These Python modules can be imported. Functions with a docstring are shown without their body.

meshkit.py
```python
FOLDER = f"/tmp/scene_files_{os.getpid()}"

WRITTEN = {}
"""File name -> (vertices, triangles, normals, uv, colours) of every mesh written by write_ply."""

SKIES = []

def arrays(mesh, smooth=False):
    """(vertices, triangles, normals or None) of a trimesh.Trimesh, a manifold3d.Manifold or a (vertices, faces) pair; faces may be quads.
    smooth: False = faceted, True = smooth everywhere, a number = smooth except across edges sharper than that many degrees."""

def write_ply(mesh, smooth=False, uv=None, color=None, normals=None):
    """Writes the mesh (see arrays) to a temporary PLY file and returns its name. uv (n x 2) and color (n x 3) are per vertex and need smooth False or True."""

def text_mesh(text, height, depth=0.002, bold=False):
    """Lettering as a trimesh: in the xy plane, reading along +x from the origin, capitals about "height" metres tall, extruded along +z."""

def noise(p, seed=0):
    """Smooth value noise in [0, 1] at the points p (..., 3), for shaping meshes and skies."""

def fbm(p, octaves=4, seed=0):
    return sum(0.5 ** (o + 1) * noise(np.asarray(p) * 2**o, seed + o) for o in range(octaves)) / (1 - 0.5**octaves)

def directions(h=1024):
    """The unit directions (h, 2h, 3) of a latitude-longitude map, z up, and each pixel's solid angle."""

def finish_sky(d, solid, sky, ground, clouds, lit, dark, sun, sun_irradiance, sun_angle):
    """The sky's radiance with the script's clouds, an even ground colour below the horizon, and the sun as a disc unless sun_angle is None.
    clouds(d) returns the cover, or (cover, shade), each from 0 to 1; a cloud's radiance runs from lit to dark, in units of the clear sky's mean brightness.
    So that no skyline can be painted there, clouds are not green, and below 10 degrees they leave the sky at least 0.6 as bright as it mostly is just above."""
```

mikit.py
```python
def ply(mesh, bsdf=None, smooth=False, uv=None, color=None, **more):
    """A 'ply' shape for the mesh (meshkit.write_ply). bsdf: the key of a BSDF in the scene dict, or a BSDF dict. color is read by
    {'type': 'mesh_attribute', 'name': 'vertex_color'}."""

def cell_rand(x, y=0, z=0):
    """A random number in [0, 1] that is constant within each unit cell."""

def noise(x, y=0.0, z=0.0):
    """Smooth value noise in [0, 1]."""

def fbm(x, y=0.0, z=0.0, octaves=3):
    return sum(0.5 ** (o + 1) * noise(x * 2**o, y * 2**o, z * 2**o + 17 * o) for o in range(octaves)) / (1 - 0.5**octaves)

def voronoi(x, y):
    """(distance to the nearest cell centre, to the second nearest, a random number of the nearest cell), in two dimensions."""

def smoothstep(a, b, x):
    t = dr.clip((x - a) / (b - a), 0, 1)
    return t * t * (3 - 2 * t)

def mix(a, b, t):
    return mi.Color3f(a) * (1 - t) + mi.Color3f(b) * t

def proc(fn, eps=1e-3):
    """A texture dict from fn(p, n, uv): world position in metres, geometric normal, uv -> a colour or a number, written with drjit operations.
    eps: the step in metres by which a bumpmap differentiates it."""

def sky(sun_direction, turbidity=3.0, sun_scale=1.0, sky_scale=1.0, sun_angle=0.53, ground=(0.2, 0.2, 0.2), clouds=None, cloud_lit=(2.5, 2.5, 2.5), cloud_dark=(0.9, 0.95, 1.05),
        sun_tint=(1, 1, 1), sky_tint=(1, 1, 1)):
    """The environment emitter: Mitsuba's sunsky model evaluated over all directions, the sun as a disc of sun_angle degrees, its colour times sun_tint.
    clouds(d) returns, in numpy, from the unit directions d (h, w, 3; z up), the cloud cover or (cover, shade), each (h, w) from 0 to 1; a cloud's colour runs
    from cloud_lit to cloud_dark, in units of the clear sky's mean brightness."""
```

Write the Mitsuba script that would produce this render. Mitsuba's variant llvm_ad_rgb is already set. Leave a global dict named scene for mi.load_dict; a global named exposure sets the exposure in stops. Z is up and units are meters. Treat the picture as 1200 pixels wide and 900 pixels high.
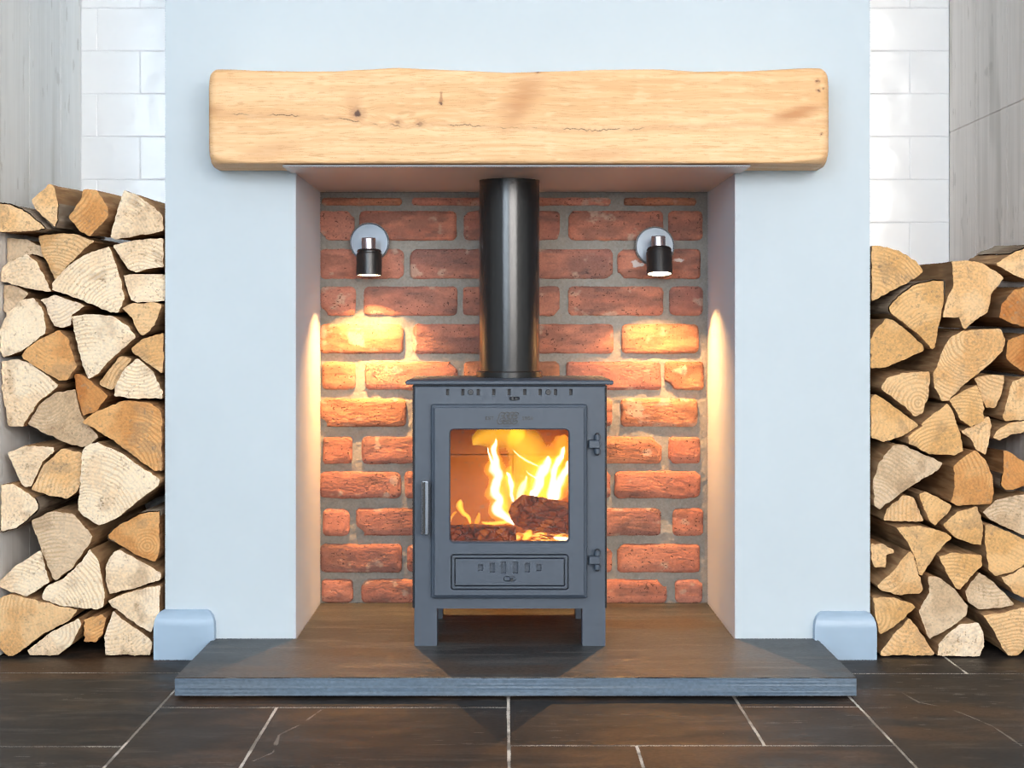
import math
import numpy as np
import trimesh, manifold3d, shapely
import shapely.geometry as sg
from shapely import affinity
from scipy.spatial import Delaunay
import drjit as dr
import mitsuba as mi
import meshkit, mikit
from mikit import proc, noise, fbm, voronoi, cell_rand, smoothstep, mix

T = mi.ScalarTransform4f
scene, labels = {}, {}

# ------------------------------------------------------------------ camera, lights, exposure
CAM_Z, CAM_D, F = 0.609, 3.0, 1870.0          # eye height, distance to the chimney breast, focal length in pixels of the 1200 x 900 frame
scene['camera'] = {'type': 'perspective', 'fov': math.degrees(2 * math.atan(600 / F)), 'fov_axis': 'x', 'near_clip': 0.05, 'far_clip': 50.0,
                   'principal_point_offset_x': 10 / 1200, 'principal_point_offset_y': 60 / 900,
                   'to_world': T().look_at(origin=[0, -CAM_D, CAM_Z], target=[0, 0, CAM_Z], up=[0, 0, 1])}
exposure = 0.0
WINDOWS = [  # x0, x1, z0, z1 on the wall behind the camera, radiance
    (-0.10, 2.60, 0.70, 2.20, (16.0, 15.3, 14.6)),
    (-2.20, -0.35, 0.70, 2.20, (10.6, 12.4, 14.2))]
ROOM_Y = -5.0
LAMP_POWER = (3.5, 1.75, .55)                 # spot intensity of each wall lamp
LENS = (4.0, 3.0, 1.9)
FLAME = {'outer': (.22, .070, .003), 'yellow': (.30, .17, .02), 'core': (.34, .36, .34), 'glow': (.125, .068, .0025)}   # of each nested shell


def S(y):
    return F / (y + CAM_D)


def X(px, y):
    return (px - 590.0) / S(y)


def Z(py, y):
    return CAM_Z - (py - 390.0) / S(y)


# ------------------------------------------------------------------ materials
def rgb(*c):
    return {'type': 'rgb', 'value': [float(x) for x in c]}


def pr(color, rough=.5, metallic=0.0, spec=.5, **k):
    c = proc(color) if callable(color) else rgb(*color)
    r = proc(rough) if callable(rough) else float(rough)
    return {'type': 'principled', 'base_color': c, 'roughness': r, 'metallic': float(metallic), 'specular': float(spec), **k}


def two(b):
    return {'type': 'twosided', 'bsdf': b}


def bump(b, fn, scale, eps=1e-3):
    return {'type': 'bumpmap', 'arbitrary': proc(fn, eps), 'scale': float(scale), 'bsdf': b}


def col_paint(p, n, uv):
    return mix((.455, .525, .578), (.478, .550, .603), fbm(p.x * 5, p.z * 5, p.y * 5))


scene['m_paint'] = two(bump(pr(col_paint, .6, spec=.25), lambda p, n, uv: fbm(p.x * 160, p.z * 160, p.y * 160, 2), .0004))
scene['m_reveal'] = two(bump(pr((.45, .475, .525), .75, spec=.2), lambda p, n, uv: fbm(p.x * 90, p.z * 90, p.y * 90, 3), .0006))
scene['m_skirt'] = two(pr((.30, .405, .52), .35, spec=.4))
scene['m_room'] = two(pr((.55, .55, .54), .8, spec=.1))
scene['m_ceiling'] = two(pr((.82, .82, .81), .9, spec=.1))


def col_tile(p, n, uv):
    return mix((.86, .88, .90), (.92, .925, .93), fbm(p.x * 9, p.z * 9 + 5, p.y * 3))


scene['m_white_tile'] = two(bump(pr(col_tile, .22, spec=.5), lambda p, n, uv: fbm(p.x * 18, p.z * 18, 0, 2), .002))
scene['m_grout_white'] = two(pr((.80, .815, .83), .9, spec=.1))


def plank_col(a, b, c):
    def f(p, n, uv):
        g = fbm(p.y * 26, p.x * 26, p.z * 1.6, 4)
        fine = fbm(p.y * 120, p.x * 120, p.z * 5, 3)
        w = fbm(p.y * 7 + 3, p.x * 7, p.z * 2.2, 4)
        knot = smoothstep(.70, .80, fbm(p.y * 60, p.x * 60, p.z * 20, 2)) * smoothstep(.5, .62, fbm(p.y * 9, p.x * 9, p.z * 5 + 3, 2))
        streak = smoothstep(.56, .74, fbm(p.y * 22 + 9, p.x * 22, p.z * 1.1, 3)) * smoothstep(.45, .62, w)
        k = mix(a, b, smoothstep(.3, .7, .6 * g + .4 * fine))
        k = mix(k, c, .6 * streak)
        return mix(k, (.26, .23, .19), .22 * knot)
    return f


PLB = lambda p, n, uv: fbm(p.y * 60, p.x * 60, p.z * 2.5, 3)
scene['m_plank'] = two(bump(pr(plank_col((.87, .875, .86), (.80, .805, .79), (.62, .61, .57)), .65, spec=.25), PLB, .0006))
scene['m_plank_warm'] = two(bump(pr(plank_col((.80, .735, .685), (.70, .64, .59), (.54, .49, .44)), .65, spec=.25), PLB, .0006))


def brick_col(a, b, dark, splash=()):
    def f(p, n, uv):
        w = fbm(p.x * 9 + uv.x * 0, p.z * 22, p.y * 9, 4)
        s = fbm(p.x * 40, p.z * 140, p.y * 40, 3)
        d = smoothstep(.47, .66, fbm(p.x * 11 + 7, p.z * 34 + 2, p.y * 10, 5))
        g = fbm(p.x * 320, p.z * 320, p.y * 320, 2)
        pale = smoothstep(.66, .80, fbm(p.x * 26 + 31, p.z * 34 + 11, 2, 4))
        pit = smoothstep(.70, .80, fbm(p.x * 230, p.z * 280, p.y * 200, 2))
        k = mix(a, b, smoothstep(.3, .7, w))
        k = mix(k, dark, dr.clip(.62 * d + .40 * smoothstep(.5, .8, s), 0, 1))
        k = mix(k, (.52, .39, .31), .65 * pale)
        k = k * (.80 + .40 * g)
        k = mix(k, mi.Color3f(dark) * .45, .8 * pit)
        for x, z, rx, rz in splash:                        # dried white paint splashes
            k = mix(k, (.72, .70, .68), .85 * smoothstep(1.1, .75, dr.sqrt(dr.square((p.x - x) / rx) + dr.square((p.z - z) / rz)) + .9 * (fbm(p.x * 150, p.z * 150, 4, 2) - .5)))
        return k
    return f


BR = lambda p, n, uv: .6 * fbm(p.x * 120, p.z * 260, p.y * 120, 3) + .4 * noise(p.x * 420, p.z * 420, p.y * 420)
scene['m_brick_a'] = two(bump(pr(brick_col((.50, .215, .145), (.43, .17, .118), (.20, .105, .087), [(X(745, .394), Z(309, .394), .010, .008), (X(753, .394), Z(310, .394), .005, .004), (X(795, .394), Z(305, .394), .013, .005)]), .85, spec=.2), BR, .004))
scene['m_brick_b'] = two(bump(pr(brick_col((.42, .19, .138), (.34, .15, .118), (.17, .10, .09)), .85, spec=.2), BR, .004))
scene['m_brick_c'] = two(bump(pr(brick_col((.54, .245, .14), (.46, .195, .12), (.21, .105, .075)), .85, spec=.2), BR, .004))
scene['m_brick_d'] = two(bump(pr(brick_col((.52, .22, .16), (.48, .215, .16), (.28, .13, .10)), .85, spec=.2), BR, .004))


def col_mortar(p, n, uv):
    k = mix((.235, .23, .215), (.33, .315, .285), fbm(p.x * 12, p.z * 22, p.y * 8, 4))
    return k * (.8 + .4 * fbm(p.x * 260, p.z * 260, p.y * 260, 2))


scene['m_mortar'] = two(bump(pr(col_mortar, .95, spec=.1), lambda p, n, uv: fbm(p.x * 240, p.z * 240, p.y * 240, 3), .003))

# the oak beam: grain along x, one wandering crack, knots and brown heart patches
CRACK_X = [-.54, -.40, -.31, -.21, -.09, .02, .17, .30, .45, .60]
CRACK_Z = [1.004, 1.000, .994, .981, .984, .977, .974, .979, .983, .987]
KNOTS = [(-.262, 1.003, .011, .9), (-.150, .985, .008, .55), (-.19, .988, .008, .45), (-.112, 1.022, .004, .8), (.565, 1.062, .004, .9), (.567, 1.045, .004, .8),
         (.575, 1.048, .003, .8), (.572, .966, .003, .8), (.06, 1.080, .006, .6)]
PATCH = [(.035, 1.035, .055, .05, .5, .75), (.53, 1.005, .06, .016, .25, .95), (.02, 1.0, .03, .03, .8, .35), (-.525, 1.01, .03, .012, 0, .5),
         (.17, .93, .09, .014, 0, .35), (-.42, .935, .06, .02, .2, .3), (-.27, 1.02, .02, .03, 0, .35)]


def col_beam(p, n, uv):
    x, z = p.x, p.z
    bend = .02 * fbm(x * 4, z * 8, 1, 3) + .004 * noise(x * 14, z * 30)
    for kx, kz, kr, ks in KNOTS[:3]:
        d2 = dr.square(x - kx) + dr.square((z - kz) * 1.6)
        bend = bend + .010 * dr.exp(-d2 / (kr * kr * 9)) * dr.sign(z - kz)
    g = fbm(x * 7, (z + bend) * 240, p.y * 60, 4)
    fine = fbm(x * 55, (z + bend) * 900, p.y * 200, 2)
    wide = fbm(x * 2.4, (z + bend) * 34, p.y * 6, 3)
    ray = smoothstep(.55, .75, fbm(x * 30 + 40 * bend, z * 190, p.y * 30, 3))
    k = mix((.76, .50, .275), (.645, .375, .175), smoothstep(.30, .72, .55 * g + .45 * wide))
    k = mix(k, (.54, .29, .12), .55 * smoothstep(.58, .78, fine))
    k = mix(k, (.83, .60, .37), .35 * ray)
    for px_, pz_, rx, rz, sl, st in PATCH:
        u, v = (x - px_) / rx, (z - pz_ - sl * (x - px_)) / rz
        k = mix(k, (.47, .215, .085), st * smoothstep(1.2, .1, dr.sqrt(u * u + v * v) + .9 * (g - .5) + .5 * (wide - .5)))
    for kx, kz, kr, ks in KNOTS:
        d = dr.sqrt(dr.square(x - kx) + dr.square((z - kz) * 1.1)) + .004 * (noise(x * 260, z * 260) - .5)
        k = mix(k, (.34, .14, .06), ks * .6 * smoothstep(kr * 1.9, kr * .5, d))
        k = mix(k, (.07, .035, .025), ks * smoothstep(kr * .75, kr * .25, d))
    cz = mi.Float(CRACK_Z[0])
    for i in range(len(CRACK_X) - 1):
        t = smoothstep(CRACK_X[i], CRACK_X[i + 1], x)
        cz = cz + (CRACK_Z[i + 1] - CRACK_Z[i]) * t
    dc = dr.abs(z - cz + .004 * (noise(x * 60, 3) - .5) + .003 * (noise(x * 200, 8) - .5))
    broken = smoothstep(.46, .60, fbm(x * 26, 4.2, 0, 3))
    k = mix(k, (.56, .31, .15), .40 * smoothstep(.008, .001, dc))
    k = mix(k, (.10, .05, .03), .75 * broken * smoothstep(.0012, .0004, dc) * smoothstep(.42, .30, x))
    up = dr.abs(x + .112) + .0015 * (noise(z * 300) - .5)
    k = mix(k, (.33, .14, .06), .7 * smoothstep(.0035, .001, up) * smoothstep(.012, .007, dr.abs(z - 1.033)))
    return k


scene['m_beam'] = two(bump(pr(col_beam, .55, spec=.3), lambda p, n, uv: fbm(p.x * 9, p.z * 300, p.y * 120, 3), .0012))


CUT = {'pale': ((.84, .70, .515), (.60, .425, .25), (.70, .505, .32)), 'gold': ((.71, .45, .215), (.47, .255, .095), (.54, .295, .105)), 'cream': ((.84, .70, .53), (.60, .43, .26), (.70, .52, .33)),
       'tan': ((.72, .485, .26), (.50, .28, .12), (.55, .29, .105)), 'honey': ((.74, .50, .275), (.58, .335, .145), (.64, .37, .155)),
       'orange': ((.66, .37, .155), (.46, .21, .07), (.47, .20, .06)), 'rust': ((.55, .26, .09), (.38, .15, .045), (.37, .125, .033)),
       'grey': ((.64, .49, .335), (.46, .32, .19), (.44, .30, .175))}
TONE = list(CUT)


def cut_uv(uv):
    """the tone's number (uv.x carries ten per tone) and the place on the sawn end, with the pith at (0, 0)"""
    i = dr.floor((uv.x + 5) / 10)
    return i, uv.x - 10 * i, uv.y


def cut_color(p, n, uv):
    """sawn end grain: growth rings round the pith"""
    i, u, v_ = cut_uv(uv)
    pale, mid, warm = (mi.Color3f(0), mi.Color3f(0), mi.Color3f(0))
    for j, t in enumerate(TONE):
        on = dr.abs(i - j) < .5
        pale, mid, warm = (dr.select(on, mi.Color3f(c), o) for c, o in zip(CUT[t], (pale, mid, warm)))
    r = dr.sqrt(u * u + v_ * v_) + .012 * (fbm(p.x * 16, p.z * 16, 3, 3) - .5) + .0022 * noise(p.x * 110, p.z * 110)
    ring = .5 + .5 * dr.sin(r * 900 + 6 * noise(r * 40, i * 7))
    ring = smoothstep(.30, .95, ring) * (.25 + .75 * smoothstep(.35, .65, fbm(p.x * 15, p.z * 15, i, 2)))
    sp = fbm(p.x * 330, p.z * 330, i, 2)
    pit = smoothstep(.66, .80, fbm(p.x * 210, p.z * 210, i, 2)) * smoothstep(.35, .6, fbm(p.x * 30 + 3, p.z * 30, i))
    blot = smoothstep(.45, .64, fbm(p.x * 17 + i * 3, p.z * 17 + 7, i, 3))
    stain = smoothstep(.60, .76, fbm(p.x * 28 + 11, p.z * 28 + i * 5, i + 2, 4))
    k = mix(pale, mid, dr.clip(.62 * ring + .9 * (sp - .45), 0, 1))
    k = mix(k, warm, .62 * blot)
    k = mix(k, (.33, .215, .125), .42 * stain + .55 * pit)
    return k * (.72 + .56 * sp)


CB = lambda p, n, uv: .6 * fbm(p.x * 150, p.z * 150, 0, 3) + .4 * fbm(p.x * 420 + p.z * 60, p.z * 300, 0, 2)
scene['m_cut'] = two(bump(pr(cut_color, .85, spec=.15), CB, .0045))


def split_col(a, b, c):
    def f(p, n, uv):
        g = fbm(p.x * 160, p.z * 160, p.y * 9, 3)
        w = fbm(p.x * 18, p.z * 18, p.y * 6, 3)
        return mix(mix(a, b, smoothstep(.3, .7, g)), c, .7 * smoothstep(.45, .7, w))
    return f


SPB = lambda p, n, uv: fbm(p.x * 170, p.z * 170, p.y * 12, 3)
scene['m_split_a'] = two(bump(pr(split_col((.44, .27, .14), (.30, .165, .08), (.21, .125, .07)), .85, spec=.15), SPB, .005))
scene['m_split_b'] = two(bump(pr(split_col((.38, .205, .095), (.25, .12, .05), (.18, .10, .055)), .85, spec=.15), SPB, .005))
scene['m_bark'] = two(bump(pr(split_col((.25, .185, .13), (.12, .085, .06), (.34, .28, .22)), .95, spec=.1),
                           lambda p, n, uv: fbm(p.x * 110, p.z * 110, p.y * 45, 4), .012))


def slate_col(a, b, c, rust):
    def f(p, n, uv):
        w = fbm(p.x * 3.2, p.y * 8, p.z * 3, 4)
        s = fbm(p.x * 9, p.y * 46, p.z * 200, 4)
        k = mix(a, b, smoothstep(.32, .68, w))
        k = mix(k, c, .6 * smoothstep(.52, .75, s))
        k = mix(k, rust, .75 * smoothstep(.52, .72, fbm(p.x * 4 + 9, p.y * 7 + 4, 1, 4)))
        return k * (.75 + .5 * fbm(p.x * 210, p.y * 260, p.z * 210, 2))
    return f


SLB = lambda p, n, uv: .7 * fbm(p.x * 7, p.y * 26, p.z * 80, 4) + .3 * fbm(p.x * 60, p.y * 130, p.z * 200, 3)
scene['m_hearth'] = two(bump(pr(slate_col((.028, .032, .036), (.044, .048, .052), (.072, .072, .070), (.050, .034, .024)),
                                lambda p, n, uv: .36 + .2 * fbm(p.x * 14, p.y * 40, p.z * 30), spec=.5), SLB, .007))


scene['m_hearth_edge'] = two(bump(pr(slate_col((.078, .118, .168), (.090, .132, .18), (.115, .155, .20), (.085, .115, .15)), .45, spec=.4), lambda p, n, uv: fbm(p.x * 4, p.z * 300, 2, 2), .001))


FLAWS = [[(1057, 810), (1077, 822), (1110, 828), (1133, 837), (1163, 850), (1197, 872)], [(377, 830), (353, 847), (327, 860), (320, 880), (297, 890)]]


def on_floor(px, py):
    y = F * CAM_Z / (py - 390.0) - CAM_D
    return (px - 590.0) / S(y), y


FLAWS = [[on_floor(*q) for q in line] for line in FLAWS]         # two pale hairline cracks in the slate


def floor_col(p, n, uv):
    k = slate_col((.013, .012, .012), (.021, .017, .015), (.042, .036, .032), (.056, .029, .015))(p, n, uv)
    scuff = smoothstep(.70, .80, fbm(p.x * 26 + 5, p.y * 120, 2, 4)) * smoothstep(.5, .65, fbm(p.x * 3 + 8, p.y * 5, 1, 2))
    k = mix(k, (.20, .19, .18), .22 * scuff)
    d = mi.Float(9)
    for line in FLAWS:
        for (x0, y0), (x1, y1) in zip(line[:-1], line[1:]):
            l2 = (x1 - x0) ** 2 + (y1 - y0) ** 2
            t = dr.clip(((p.x - x0) * (x1 - x0) + (p.y - y0) * (y1 - y0)) / l2, 0, 1)
            d = dr.minimum(d, dr.sqrt(dr.square(p.x - x0 - t * (x1 - x0)) + dr.square(p.y - y0 - t * (y1 - y0))))
    d = d + .004 * (fbm(p.x * 40, p.y * 40, 5, 2) - .5)
    return mix(k, (.17, .15, .135), .7 * smoothstep(.0028, .0008, d) * smoothstep(.3, .5, fbm(p.x * 20, p.y * 20, 9, 2)))


scene['m_slate'] = two(bump(pr(floor_col, lambda p, n, uv:   .42 + .25 * fbm(p.x * 10, p.y * 30, 4), spec=.30), SLB, .010))


def grout_col(p, n, uv):
    return mix((.44, .405, .37), (.16, .145, .13), smoothstep(.35, .65, fbm(p.x * 14, p.y * 22, 2, 4)))


scene['m_grout'] = two(pr(grout_col, .9, spec=.1))


def iron_col(p, n, uv):
    return mix((.040, .057, .083), (.047, .065, .093), fbm(p.x * 40, p.z * 40, p.y * 40, 3))


IRB = lambda p, n, uv: fbm(p.x * 600, p.z * 600, p.y * 600, 2)
scene['m_iron'] = two(bump(pr(iron_col, .48, spec=.5), IRB, .0006))
scene['m_iron_dark'] = two(pr((.022, .026, .032), .45, spec=.5))
scene['m_flue'] = two(bump(pr((.010, .011, .012), .22, spec=.55), lambda p, n, uv: fbm(p.x * 25, p.z * 4, p.y * 25, 2), .0004))
scene['m_black'] = two(pr((.014, .014, .015), .33, spec=.55))
scene['m_lampplate'] = two(bump(pr((.16, .185, .215), .42, metallic=.85), lambda p, n, uv: fbm(p.x * 300, p.z * 30, p.y * 30, 2), .0004))
scene['m_handle'] = two(pr((.20, .23, .27), .30, metallic=.8))
scene['m_chrome'] = two({'type': 'roughconductor', 'material': 'Cr', 'distribution': 'ggx', 'alpha': .10})
scene['m_lip'] = two(pr((.22, .22, .225), .6, spec=.3))
scene['m_steel'] = two(bump(pr((.62, .58, .55), lambda p, n, uv: .40 + .14 * fbm(p.x * 20, p.y * 60, 3), metallic=.6), lambda p, n, uv: fbm(p.x * 14, p.y * 9, 2, 3), .002))


def firebrick_col(p, n, uv):
    k = mix((.50, .185, .045), (.40, .13, .03), fbm(p.x * 30, p.z * 30, p.y * 30, 4))
    return mix(k, (.30, .17, .09), .6 * smoothstep(.66, .78, noise(p.x * 150, p.z * 150, p.y * 150)))


scene['m_firebrick'] = two(pr(firebrick_col, .9, spec=.1))


def char_col(p, n, uv):
    a, b, _ = voronoi(p.x * 70 + .8 * noise(p.x * 60, p.z * 60), p.z * 110 + p.y * 60)
    return mix((.008, .005, .004), (.042, .012, .006), smoothstep(.02, .22, b - a) * fbm(p.x * 60, p.z * 90, p.y * 60))


CHB = lambda p, n, uv: smoothstep(0, .3, voronoi(p.x * 70 + .8 * noise(p.x * 60, p.z * 60), p.z * 110 + p.y * 60)[1] - voronoi(p.x * 70 + .8 * noise(p.x * 60, p.z * 60), p.z * 110 + p.y * 60)[0])
scene['m_char'] = two(bump(pr(char_col, .9, spec=.1), CHB, .004))
scene['m_pane'] = {'type': 'thindielectric', 'int_ior': 1.5, 'ext_ior': 1.0}
scene['m_flame'] = {'type': 'thindielectric', 'int_ior': 1.0002, 'ext_ior': 1.0}
scene['m_frame_white'] = two(pr((.75, .75, .74), .5))
scene['m_lens'] = two(pr((.8, .75, .65), .4))


# ------------------------------------------------------------------ mesh helpers
def M_(m):
    """manifold -> trimesh"""
    if isinstance(m, trimesh.Trimesh):
        return m
    a = m.to_mesh()
    return trimesh.Trimesh(np.array(a.vert_properties[:, :3]), np.array(a.tri_verts), process=False)


def manifold(tm):
    tm = tm.copy()
    tm.merge_vertices()
    return manifold3d.Manifold(manifold3d.Mesh(np.asarray(tm.vertices, np.float32), np.asarray(tm.faces, np.uint32)))


hull = lambda pts: manifold3d.Manifold.hull_points(np.asarray(pts, float))
join = lambda ms: trimesh.util.concatenate([M_(m) for m in ms])


def put(key, mesh, mat, smooth=False, label=None, cat=None, group=None, kind=None, **k):
    scene[key] = mikit.ply(mesh, mat, smooth=smooth, **k)
    tag(key, label, cat, group, kind)


def tag(key, label=None, cat=None, group=None, kind=None):
    d = {n: v for n, v in (('label', label), ('category', cat), ('group', group), ('kind', kind)) if v}
    if d:
        labels[key] = {**labels.get(key, {}), **d}


_n = {}


def num(base):
    _n[base] = _n.get(base, -1) + 1
    return base if _n[base] == 0 else f'{base}_{_n[base]:03d}'


def box(x0, x1, y0, y1, z0, z1, b=0.0):
    if b <= 0:
        return hull([(x, y, z) for x in (x0, x1) for y in (y0, y1) for z in (z0, z1)])
    pts = []
    for x, sx in ((x0, 1), (x1, -1)):
        for y, sy in ((y0, 1), (y1, -1)):
            for z, sz in ((z0, 1), (z1, -1)):
                pts += [(x, y + sy * b, z + sz * b), (x + sx * b, y, z + sz * b), (x + sx * b, y + sy * b, z)]
    return hull(pts)


def rr(x0, x1, z0, z1, r, n=6):
    out = []
    for cx, cz, a0 in ((x1 - r, z1 - r, 0), (x0 + r, z1 - r, 90), (x0 + r, z0 + r, 180), (x1 - r, z0 + r, 270)):
        for a in np.linspace(a0, a0 + 90, n):
            out.append((cx + r * math.cos(math.radians(a)), cz + r * math.sin(math.radians(a))))
    return np.array(out)


def xz(p, y):
    return np.column_stack([p[:, 0], np.full(len(p), y), p[:, 1]])


def slab(p, y0, y1):
    return hull(np.vstack([xz(p, y0), xz(p, y1)]))


def bevslab(x0, x1, z0, z1, r, yf, yb, b, n=6):
    """rounded rectangle plate facing -y with a bevelled front edge"""
    m = [xz(rr(x0, x1, z0, z1, r, n), yb), xz(rr(x0, x1, z0, z1, r, n), yf + b)]
    m.append(xz(rr(x0 + .3 * b, x1 - .3 * b, z0 + .3 * b, z1 - .3 * b, max(r - .3 * b, 1e-4), n), yf + .3 * b))
    m.append(xz(rr(x0 + b, x1 - b, z0 + b, z1 - b, max(r - b, 1e-4), n), yf))
    return hull(np.vstack(m))


def lathe(prof, n=48, center=(0, 0)):
    """(r, z) profile turned round z, closed"""
    prof = np.asarray(prof, float)
    m = trimesh.creation.revolve(prof, sections=n)
    m.apply_translation([center[0], center[1], 0])
    if m.volume < 0:
        m.invert()
    return m


def to_front(tm, x, y, z):
    """xy mesh extruded along +z -> upright, facing -y"""
    tm = tm.copy()
    v = np.asarray(tm.vertices)
    tm.vertices = np.column_stack([v[:, 0] + x, y - v[:, 2], v[:, 1] + z])
    return tm


def text(s, height, x, y, z, depth=.0008, bold=False):
    m = meshkit.text_mesh(s, height, depth, bold)
    w = m.bounds[0][0] + m.bounds[1][0]
    return to_front(m, x - w / 2, y, z - height / 2)


# ------------------------------------------------------------------ room shell
XL, XR, YB, YJ = -.948, 1.0005, .58, -.02      # alcove side walls, alcove back, where the side walls end and the room widens
BX0, BX1, OX0, OX1, OD, OZ = -.636, .689, -.392, .437, .40, .914
H = 2.4
put('floor', box(-3.2, 3.2, ROOM_Y, YB + .1, -.12, -.0027), 'm_grout', kind='structure')
put('ceiling', box(-3.2, 3.2, ROOM_Y, YB + .1, H, H + .1), 'm_ceiling', kind='structure')
put('wall_left', box(-3.2, XL - .022, YJ, YB + .1, -.006, H), 'm_room', kind='structure')
put('wall_right', box(XR + .022, 3.2, YJ, YB + .1, -.006, H), 'm_room', kind='structure')
put('wall_side_left', box(-3.3, -3.2, ROOM_Y, YB + .1, -.006, H), 'm_room', kind='structure')
put('wall_side_right', box(3.2, 3.3, ROOM_Y, YB + .1, -.006, H), 'm_room', kind='structure')
back = box(-3.3, 3.3, ROOM_Y - .15, ROOM_Y, -.006, H)
for x0, x1, z0, z1, L in WINDOWS:
    back = back - box(x0, x1, ROOM_Y - .3, ROOM_Y + .1, z0, z1)
put('wall_behind', back, 'm_room', kind='structure')
for i, (x0, x1, z0, z1, L) in enumerate(WINDOWS):
    k = f'window_{i + 1}'
    q = np.array([(x0, ROOM_Y - .08, z0), (x1, ROOM_Y - .08, z0), (x1, ROOM_Y - .08, z1), (x0, ROOM_Y - .08, z1)])
    scene[k] = mikit.ply((q, np.array([[0, 2, 1], [0, 3, 2]])), 'm_frame_white')
    scene[k]['emitter'] = {'type': 'area', 'radiance': rgb(*L), 'sampling_weight': 5.0}
    tag(k, kind='structure')
    fr = [box(a, a + .05, ROOM_Y - .075, ROOM_Y - .02, z0, z1) for a in (x0, (x0 + x1) / 2 - .025, x1 - .05)]
    fr += [box(x0 + .05, (x0 + x1) / 2 - .025, ROOM_Y - .075, ROOM_Y - .02, a, a + .05) for a in (z0, z1 - .05)]
    fr += [box((x0 + x1) / 2 + .025, x1 - .05, ROOM_Y - .075, ROOM_Y - .02, a, a + .05) for a in (z0, z1 - .05)]
    put(k + '__frame', join(fr), 'm_frame_white')

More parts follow.
